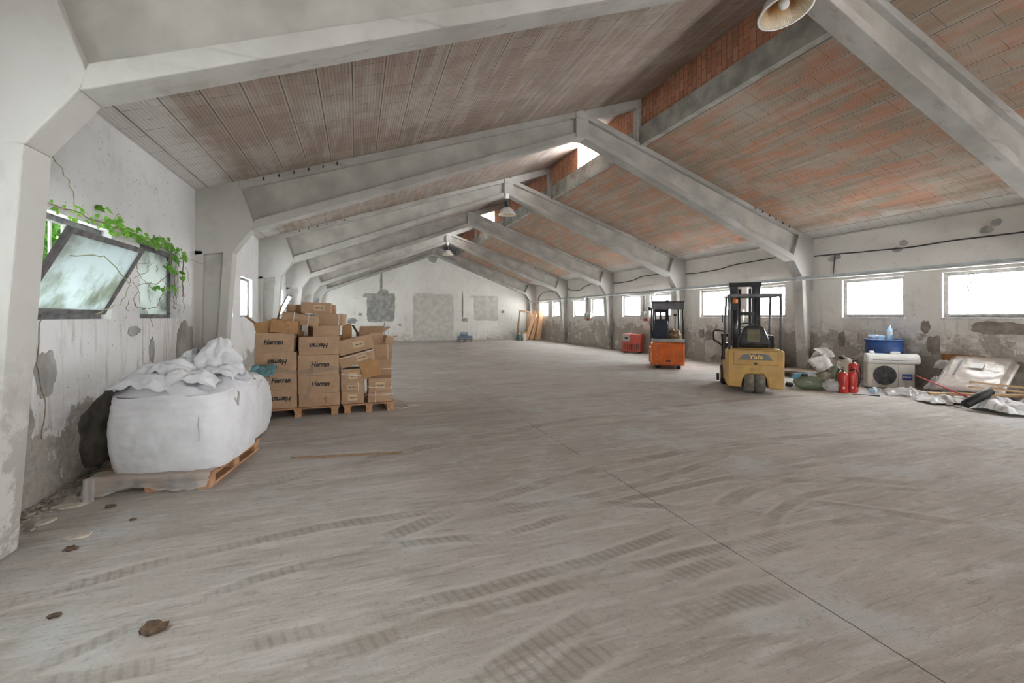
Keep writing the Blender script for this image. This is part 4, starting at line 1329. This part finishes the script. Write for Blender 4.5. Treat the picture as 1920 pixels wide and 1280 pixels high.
for k, (dx, dz, lab) in enumerate([(-.22, .146, 'blue crate low on the far pallet, first of two side by side'), (.24, .146, 'blue crate low on the far pallet, beside the other'), (-.05, .37, 'blue crate on top of two others on the far pallet')]):
    t = thing('plastic_crate', lab, 'crate', (6.38 + dx * .94, 27.15 - dx * .34, dz), R(-20), 'blue crates on the far pallet')
    m = MB().box(-.22, .22, -.25, .25, 0, .02)
    for a in (-.22, .205):
        m.box(a, a + .015, -.25, .25, 0, .05).box(a, a + .015, -.25, .25, .09, .13).box(a, a + .015, -.25, .25, .17, .21)
    for a in (-.25, .235):
        m.box(-.22, .22, a, a + .015, 0, .05).box(-.22, .22, a, a + .015, .09, .13).box(-.22, .22, a, a + .015, .17, .21)
    for a in (-.22, .195):
        for b in (-.25, .225):
            m.box(a, a + .025, b, b + .025, 0, .21)
    m.build('crate_body', 'crate_blue', t)

# ------------------------------------------------------------------ rubbish along the window wall
for cx, cy, cz, rx, ry, rz, sd, mt, lab in [(11.25, 10.12, .26, .34, .32, .28, 1, 'black', 'black rubbish sack at the bottom of the heap behind the forklift'), (11.50, 9.62, .30, .28, .24, .32, 2, 'black', 'black rubbish sack beside the column behind the forklift'),
                                            (11.38, 9.92, .62, .30, .30, .20, 3, 'black', 'black rubbish sack on top of the heap behind the forklift'), (11.0, 9.58, .10, .17, .13, .10, 4, 'green_bag', 'bright green plastic bag at the foot of the black sacks')]:
    tag(blob(cx, cy, cz, rx, ry, rz, sd, .3, 2.2, flat=.15, ridge=.25).build('rubbish_bag', mt, smooth=True), lab, 'bag', 'rubbish bags along the window wall')
m = MB().tube([(11.05, 9.75, 0), (11.1, 9.78, .75)], .012, 8)
tag(m.build('metal_rod', 'galv'), 'thin metal rod standing against the black sacks', 'rod')
BG = [('rubbish_bag', 9.32, 6.92, .14, .34, .17, .15, 11, 'film_green', 'long greenish clear bag lying lowest at the pile edge'), ('rubbish_bag', 9.50, 6.58, .13, .17, .15, .14, 12, 'film_white', 'clear crumpled bag beside the fire extinguishers'),
      ('rubbish_bag', 9.62, 7.32, .20, .20, .16, .12, 13, 'film_blue', 'light blue plastic bag on the pile'), ('rubbish_bag', 9.68, 7.10, .26, .18, .14, .10, 14, 'film_white', 'whitish clear bag in the middle of the pile'),
      ('rubbish_bag', 9.75, 6.88, .22, .20, .16, .16, 15, 'film_beige', 'beige bag behind the clear crumpled bag'), ('rubbish_bag', 9.93, 6.78, .26, .14, .14, .24, 16, 'film_green', 'grey-green bag standing behind the extinguishers'),
      ('rubbish_bag', 10.3, 6.82, .42, .20, .18, .24, 17, 'film_beige', 'tall pale stuffed bag between the extinguishers and column')]
for nm, cx, cy, cz, rx, ry, rz, sd, mt, lab in BG:
    o = blob(0, 0, cz, rx, ry, rz, sd, .28, 2.4, flat=.12, ridge=.28).build(nm, mt, smooth=True, loc=(cx, cy, 0), rot=(0, 0, R(-35)))
    tag(o, lab, 'bag', 'rubbish bags along the window wall')
tag(blob(10.32, 6.84, .09, .17, .15, .10, 55, .3, 2.4, flat=.1).build('rubbish_bag', 'film_beige', smooth=True), 'flattened bag under the tall pale stuffed bag', 'bag', 'rubbish bags along the window wall')
for x, y, z, s_, lab in [(9.10, 7.24, .08, .07, 'dark boot-like scrap at the outer tip of the bag pile'), (9.28, 7.02, .29, .06, 'dark scrap lying on top of the greenish clear bag'), (10.18, 6.83, .68, .055, 'black cap poking out of the tall pale bag')]:
    tag(blob(x, y, z, s_ * 1.3, s_, s_ * .8, x, .3, 2.5, 16, 10).build('dark_scrap', 'black', smooth=True), lab, 'scrap')
t = thing('paper_sack', 'torn white paper sack tipped over on the pile of bags', 'sack', (9.84, 6.96, .44), 0, rot=(R(10), R(-38), R(-40)))
def sack(u, v):
    a = u * 2 * PI
    c, s_ = math.cos(a), math.sin(a)
    q = (abs(c) ** 4 + abs(s_) ** 4) ** (-.25)
    f = 1 + .25 * v
    return Vector((c * q * .15 * f + .02 * nz(c, s_, v, 3), s_ * q * .09 * f + .02 * nz(s_, c, v, 4), v * .36 * (1 + .12 * math.sin(2 * a))))
m = MB().grid(40, 12, sack, True)
m.add([(-.15, -.09, 0), (.15, -.09, 0), (.15, .09, 0), (-.15, .09, 0)], [(0, 1, 2, 3)])
m.build('sack_body', 'paper_white', t, smooth=True)
MB().grid(12, 10, lambda u, v: Vector((.08 + u * .2 + .03 * math.sin(v * 4), -.08 + .03 * math.sin(u * 5), .25 + v * .28 - .1 * u))).build('torn_flap', 'paper_white', t, smooth=True)
m = MB().tube([(9.62, 7.02, .45), (9.62, 7.06, .60), (9.72, 7.02, .68), (9.85, 6.98, .68), (9.92, 6.95, .64)], .014, 8)
tag(m.build('rubber_hose', 'black', smooth=True), 'short curved black hose arching over the white paper sack', 'hose')


def extinguisher(x, y, h, r, label, rz, hose=1):
    t = thing('fire_extinguisher', label, 'fire extinguisher', (x, y, 0), rz, 'fire extinguishers by the air conditioner')
    MB().lathe([(r * .9, 0), (r, .015), (r, h - r * .38), (r * .9, h - r * .15), (r * .55, h), (r * .25, h + .02)], 28).build('cylinder', 'red', t, smooth=True)
    MB().lathe([(.022, h + .01), (.022, h + .06), (.014, h + .07)], 14).build('valve', 'black', t)
    MB().box(-.012, .012, -.09, .03, h + .055, h + .07).build('handle', 'black', t)
    MB().box(-.01, .01, -.085, .02, h + .09, h + .105, mat=Matrix.Rotation(R(-6), 4, 'X')).build('lever', 'black', t)
    MB().box(-.012, .022, -r - .002, -r + .012, h * .22, h * .32).build('instruction_label', 'white_ink', t)
    if hose:
        MB().tube([(.02, 0, h + .05), (.07 * hose, -.02, h + .07), (r * 1.25 * hose, -.03, h - .02), (r * 1.35 * hose, -.03, h * .6), (r * 1.15 * hose, -.03, h * .3)], .011, 8).build('hose', 'black', t, smooth=True)
    return t


extinguisher(9.60, 6.42, .42, .092, 'fire extinguisher in front, on the bag side of its pair', R(-50), -1)
extinguisher(9.80, 6.38, .42, .090, 'fire extinguisher in front, on the air conditioner side of its pair', R(-50), 1)
extinguisher(9.98, 6.46, .60, .088, 'taller fire extinguisher standing behind the two short ones', R(-50), 1)


def bottle(x, y, z, label, rot, h=.33, r=.045, group=None):
    t = thing('plastic_bottle', label, 'bottle', (x, y, z), 0, group, rot=rot)
    MB().lathe([(r * .8, 0), (r, .02), (r * .94, h * .3), (r, h * .36), (r * .94, h * .5), (r, h * .6), (r * .9, h * .7), (r * .4, h * .86), (r * .32, h * .93)], 20).build('bottle_body', 'bottle', t, smooth=True)
    MB().lathe([(r * .38, h * .92), (r * .38, h), (0, h)], 14).build('cap', 'white_plastic', t)
    MB().lathe([(r * 1.02, h * .38), (r * 1.02, h * .56)], 20, cap=False).build('wrapper', 'white_plastic', t, smooth=True)
    return t


bottle(9.98, 6.15, .06, 'crumpled plastic bottle on the floor beside the fire extinguishers', (R(80), 0, R(60)), .2, .06)

# air conditioner outdoor unit, front faces -y locally
ACR = math.atan2(-.54, .68)
t = thing('air_conditioner', 'cream outdoor air conditioner unit with round dark fan grille', 'air conditioner', (11.09, 6.40, 0), ACR)
MB().box(-.43, .43, 0, .22, .02, .55).build('casing', 'beige_ac', t, bevel=.015)
MB().prism([(-.335 + .0, .10), (.105, .10), (.105, .49), (-.335, .49)], -.006, .004).build('grille_surround', 'beige_ac', t, bevel=.01)
q = Matrix.Translation((-.115, -.008, .295)) @ Matrix.Rotation(PI / 2, 4, 'X')
MB().lathe([(0, 0), (.205, 0), (.215, .006)], 40, q).build('fan_opening', 'fan_dark', t)
m = MB()
for k in range(5):
    a = 2 * PI * k / 5
    m.box(-.04, .04, .05, .19, .002, .006, mat=q @ Matrix.Rotation(a, 4, 'Z') @ Matrix.Rotation(R(12), 4, 'Y'))
m.build('fan_blade', 'black', t)
m = MB()
for k in range(1, 9):
    rr = .025 * k
    m.tube([q @ Vector((rr * math.cos(a), rr * math.sin(a), .012)) for a in [2 * PI * j / 32 for j in range(33)]], .0018, 4, False)
for k in range(8):
    a = PI * k / 8
    m.tube([q @ Vector((.21 * math.cos(a), .21 * math.sin(a), .012)), q @ Vector((-.21 * math.cos(a), -.21 * math.sin(a), .012))], .0018, 4)
m.build('fan_grille', 'badge', t)
MB().box(.135, .142, -.004, .0, .03, .54).build('panel_groove', 'fan_dark', t)
o = MB().box(.20, .375, -.006, .0, .20, .335).build('maker_badge', 'logo_blue', t)
lettering('Haier', .058, o, 'white_ink', Matrix.Translation((.288, -.008, .27)) @ FRONT, 0, .001, .001, xs=1.15)
for x in (-.35, .30):
    MB().box(x, x + .06, .02, .2, 0, .02).build('foot', 'black', t)
t = thing('air_conditioner_indoor_unit', 'white indoor air conditioner unit lying on top of the outdoor unit', 'air conditioner', (11.09, 6.40, .552), ACR)
m = MB().prism([(.0, .0), (.22, .0), (.22, .17), (.20, .215), (.06, .215), (-.02, .14), (-.025, .05)], -.43, .53, 'x')
m.build('unit_body', 'white_plastic', t, bevel=.03)
MB().box(-.34, .47, -.031, -.02, .075, .083).build('outlet_slot', 'fan_dark', t)
for x, y, w, h, lab in [(-.36, .08, .10, .055, 'small white box on the indoor air conditioner, near its end'), (.02, .08, .20, .045, 'white curved plastic cover on the indoor air conditioner')]:
    p = Matrix.Translation((11.09, 6.40, .768)) @ Matrix.Rotation(ACR, 4, 'Z')
    o = MB().box(x, x + w, y, y + .08, 0, h, taper=.25).build('plastic_cover', 'white_plastic', bevel=.012)
    o.matrix_world = p
    tag(o, lab, 'plastic part')
t = thing('plastic_drum', 'blue plastic drum standing behind the air conditioner', 'drum', (11.53, 6.80, 0))
MB().lathe([(.30, 0), (.33, .02), (.345, .2), (.335, .35), (.35, .36), (.35, .40), (.335, .41), (.345, .62), (.335, .75), (.35, .76), (.35, .80), (.335, .81), (.345, .95), (.33, 1.03), (.32, 1.045)], 40).build('drum_body', 'blue', t, smooth=True)
MB().lathe([(.325, 1.03), (.365, 1.035), (.37, 1.065), (.335, 1.07), (.32, 1.05), (0, 1.05)], 40).build('drum_rim', 'blue', t, smooth=True)
bottle(11.50, 6.66, 1.055, 'plastic bottle standing upright on the blue drum', (0, 0, 0), .34, .052)
bottle(11.47, 6.74, 1.11, 'plastic bottle lying on the blue drum', (R(84), 0, R(205)), .3, .045)

# wrapped panels and plastic on the floor
def frame_mat(o, xd, yd):
    xd, yd = Vector(xd).normalized(), Vector(yd)
    z = xd.cross(yd).normalized()
    y = z.cross(xd)
    q = Matrix((xd, y, z)).transposed().to_4x4()
    q.translation = Vector(o)
    return q


A, B, C = Vector((10.75, 5.38, .20)), Vector((10.87, 4.62, .20)), Vector((11.68, 5.15, .71))
t = thing('wrapped_panel', 'large pale panel wrapped in plastic sloping up against the wall', 'panel', A)
t.matrix_world = frame_mat(A, B - A, C - A)
W, L = (B - A).length, (C - A).length * .98
MB().box(0, W, 0, L, 0, .05).build('panel_sheet', 'panel_white', t, bevel=.01)
MB().box(-.02, W + .1, .05, L - .05, -.045, -.005).build('under_sheet', 'panel_white', t, bevel=.01)
MB().grid(40, 40, lambda u, v: Vector((-.10 + u * (W + .16), -.10 + v * (L + .12), .058 + .011 * fbm(u * 3, v * 3, 2, 2) * (1 + 2 * (abs(u - .5) * 2) ** 6) - .05 * max(0, abs(u - .5) * 2 - .88) * 8))).build('plastic_wrap', 'panel_wrap', t, smooth=True)
MB().box(.10, .125, L * .35, L * .85, .075, .079).build('printed_strip', 'badge', t)
MB().box(.28, .46, L * .62, L * .78, .072, .079).build('paper_label', 'white_ink', t)


def crumpled_sheet(name, label, mt, cx, cy, lx, ly, amp, seed, rz=0, base=.01, res=60):
    def fn(u, v):
        x, y = (u - .5) * 2 * lx, (v - .5) * 2 * ly
        edge = (1 - (2 * u - 1) ** 4) * (1 - (2 * v - 1) ** 4)
        wob = 1 + .22 * fbm(math.atan2(y, x) * .8 + seed, seed, 0, 1.6)
        h = (.45 * (1 - 2 * abs(nz(x + seed, y, 1, 3.2))) + .55 * fbm(x + seed, y * 1.3, 2, 3.2, 5) + .45)
        return Vector((x * wob + .03 * nz(x, y, seed, 5), y * wob + .03 * nz(y, x, seed, 5), base + max(0, amp * h * (.3 + .7 * edge))))
    o = MB().grid(res, res, fn).build(name, mt, smooth=True, loc=(cx, cy, 0), rot=(0, 0, rz))
    return tag(o, label, 'plastic sheet', 'crumpled plastic sheets by the wrapped panel')


crumpled_sheet('plastic_sheet', 'crumpled white plastic sheet in front of the dark roll', 'paper_white', 10.10, 4.20, .26, .40, .19, 3, R(-25))
crumpled_sheet('plastic_sheet', 'crumpled clear sheet at the air conditioner end of the rubbish', 'film_white', 10.55, 5.72, .34, .40, .13, 7, R(40))
crumpled_sheet('plastic_sheet', 'crumpled plastic sheet between the wrapped panel and the plank', 'film_white', 10.38, 5.05, .26, .42, .13, 11, R(15))
crumpled_sheet('plastic_sheet', 'crumpled plastic bunched behind the red pole against the wall', 'film_white', 11.42, 5.62, .30, .26, .40, 15, R(10))
crumpled_sheet('plastic_sheet', 'small white crumpled sheet below the red pole, before the lying plank', 'paper_white', 10.12, 5.02, .22, .30, .12, 27, R(60))
crumpled_sheet('plastic_sheet', 'white crumpled sheet trailing past the dark roll to the outer edge', 'paper_white', 10.50, 3.98, .20, .26, .18, 31, R(10))
crumpled_sheet('plastic_sheet', 'crumpled film heaped past the wrapped panel by the wall', 'film_white', 11.05, 4.10, .36, .32, .36, 19, R(0))
m = MB().box(-.05, .05, -.66, .66, 0, .045)
tag(m.build('wooden_plank', 'plank_lying', loc=(10.55, 4.74, .16), rot=(R(-2), 0, R(48))), 'light wooden plank lying level among the plastic sheets', 'plank')
for i, (x, y, z, rz, ln, lab) in enumerate([(10.85, 4.42, .30, 38, .85, 'narrow wooden batten on top, beside the wrapped panel edge'), (10.75, 4.36, .23, 48, .95, 'narrow wooden batten lying under the other batten'), (10.9, 4.3, .22, 20, .6, 'short wooden batten crossing the other two')]):
    m = MB().box(-.035, .035, -ln / 2, ln / 2, 0, .03)
    tag(m.build('wooden_batten', 'plank_lying', loc=(x - .06, y + .06, z + .06), rot=(R(4), R(6), R(rz))), lab, 'batten', 'battens by the wrapped panel')
m = MB().tube([(10.90, 5.82, .37), (10.02, 4.56, .17)], .013, 10)
tag(m.build('red_pole', 'pole_red', smooth=True), 'long thin red pole sloping down from the air conditioner', 'pole')
m = MB().lathe([(.0, -.26), (.055, -.255), (.07, -.24), (.075, 0), (.07, .24), (.055, .255), (0, .26)], 24, Matrix.Translation((10.0, 4.47, .21)) @ Vector((.75, -.25, .42)).to_track_quat('Z', 'Y').to_matrix().to_4x4())
tag(m.build('foam_roll', 'black', smooth=True), 'dark grey foam roll lying on the plastic sheets', 'roll')
bottle(10.13, 3.98, .06, 'plastic bottle lying at the outer edge of the crumpled plastic', (R(88), 0, R(30)), .26, .05)
o = MB().box(-.012, .012, -.34, .34, .0, .80).build('brown_board', 'brown_board', loc=(11.80, 5.55, 0), rot=(0, R(6), 0))
tag(o, 'brown board leaning on the wall behind the wrapped panel', 'board')
m = MB().grid(26, 14, lambda u, v: Vector((11.5 + .20 * math.cos(u * PI) * .5, 5.55 + (v - .5) * .30 + .1 * u, .52 + .16 * math.sin(u * PI) + .05 * nz(u, v, 3, 4))))
tag(m.build('plastic_tube_film', 'film_white', smooth=True), 'loop of stiff clear plastic standing before the brown board', 'plastic')
random.seed(5)
for i, (x, y, s_, lab) in enumerate([(10.02, 5.05, .07, 'orange-brown paper scrap on the floor before the plastic rubbish'), (10.0, 4.86, .05, 'pale crumb of packing on the floor before the plastic rubbish'), (9.95, 4.72, .04, 'smallest pale crumb on the floor before the plastic rubbish')]):
    tag(blob(x, y, s_ * .4, s_ * 1.3, s_, s_ * .5, i + 60, .5, 3, 14, 8, flat=.3).build('packing_scrap', 'flake' if i else 'rag', smooth=True), lab, 'scrap')
m = MB().tube([(9.55, 6.2, .008), (9.72, 6.02, .008), (9.82, 5.86, .008)], [.006, .008, .016], 6)
tag(m.build('rubber_strip', 'black'), 'thin black rubber strip on the floor before the extinguishers', 'strip')
m = MB().tube([(10.15, 5.95, .02), (10.45, 5.70, .02), (10.7, 5.55, .03)], .014, 6)
tag(m.build('dark_lath', 'frame_wood'), 'thin dark lath on the floor by the air conditioner', 'lath')
# crumbs along the near wall
for i, (x, y, s_, mt, lab) in enumerate([(-.98, 2.72, .05, 'clod', 'largest brown dirt clod alone on the near floor'), (-1.52, 3.02, .025, 'clod', 'dark dirt crumb on the floor near the first column'), (-1.95, 4.6, .03, 'clod', 'dark dirt crumb before the bag pallet'), (-1.66, 4.25, .02, 'clod', 'tiny dark crumb between the bag pallet and the first column'), (-1.85, 3.85, .03, 'clod', 'dark clod beside the pale plaster flakes')]):
    tag(blob(x, y, s_ * .35, s_ * 1.2, s_ * .8, s_ * .5, i + 80, .6, 3, 14, 8, flat=.3).build('dirt_clod', mt, smooth=True), lab, 'dirt clod')
for i, (x, y, s_, rz, lab) in enumerate([(-2.28, 4.72, .11, 20, 'larger pale plaster flake at the wall foot'), (-2.28, 4.42, .08, 70, 'smaller pale plaster flake at the wall foot'), (-1.9, 4.05, .07, 35, 'long thin plaster flake on the floor away from the wall')]):
    tag(MB().prism(outline(0, 0, s_, s_ * .45, i + 90, 12, .4, 2), 0, .012, 'z').build('plaster_flake', 'flake', loc=(x, y, .002), rot=(R(3), R(4), R(rz))), lab, 'plaster flake')
m = MB()
for k in range(260):
    y = random.uniform(4.1, 5.9)
    x = WL + abs(random.gauss(0, .11)) + .01
    s_ = random.uniform(.008, .03)
    q = Matrix.Translation((x, y, s_ * .3)) @ Matrix.Rotation(random.uniform(0, 6), 4, 'Z') @ Matrix.Rotation(random.uniform(-.5, .5), 4, 'X')
    m.box(-s_, s_, -s_ * .6, s_ * .6, -s_ * .3, s_ * .3, q)
tag(m.build('wall_debris', 'bare_brown'), 'strip of fallen plaster crumbs and dirt along the wall foot', 'debris', kind='stuff')
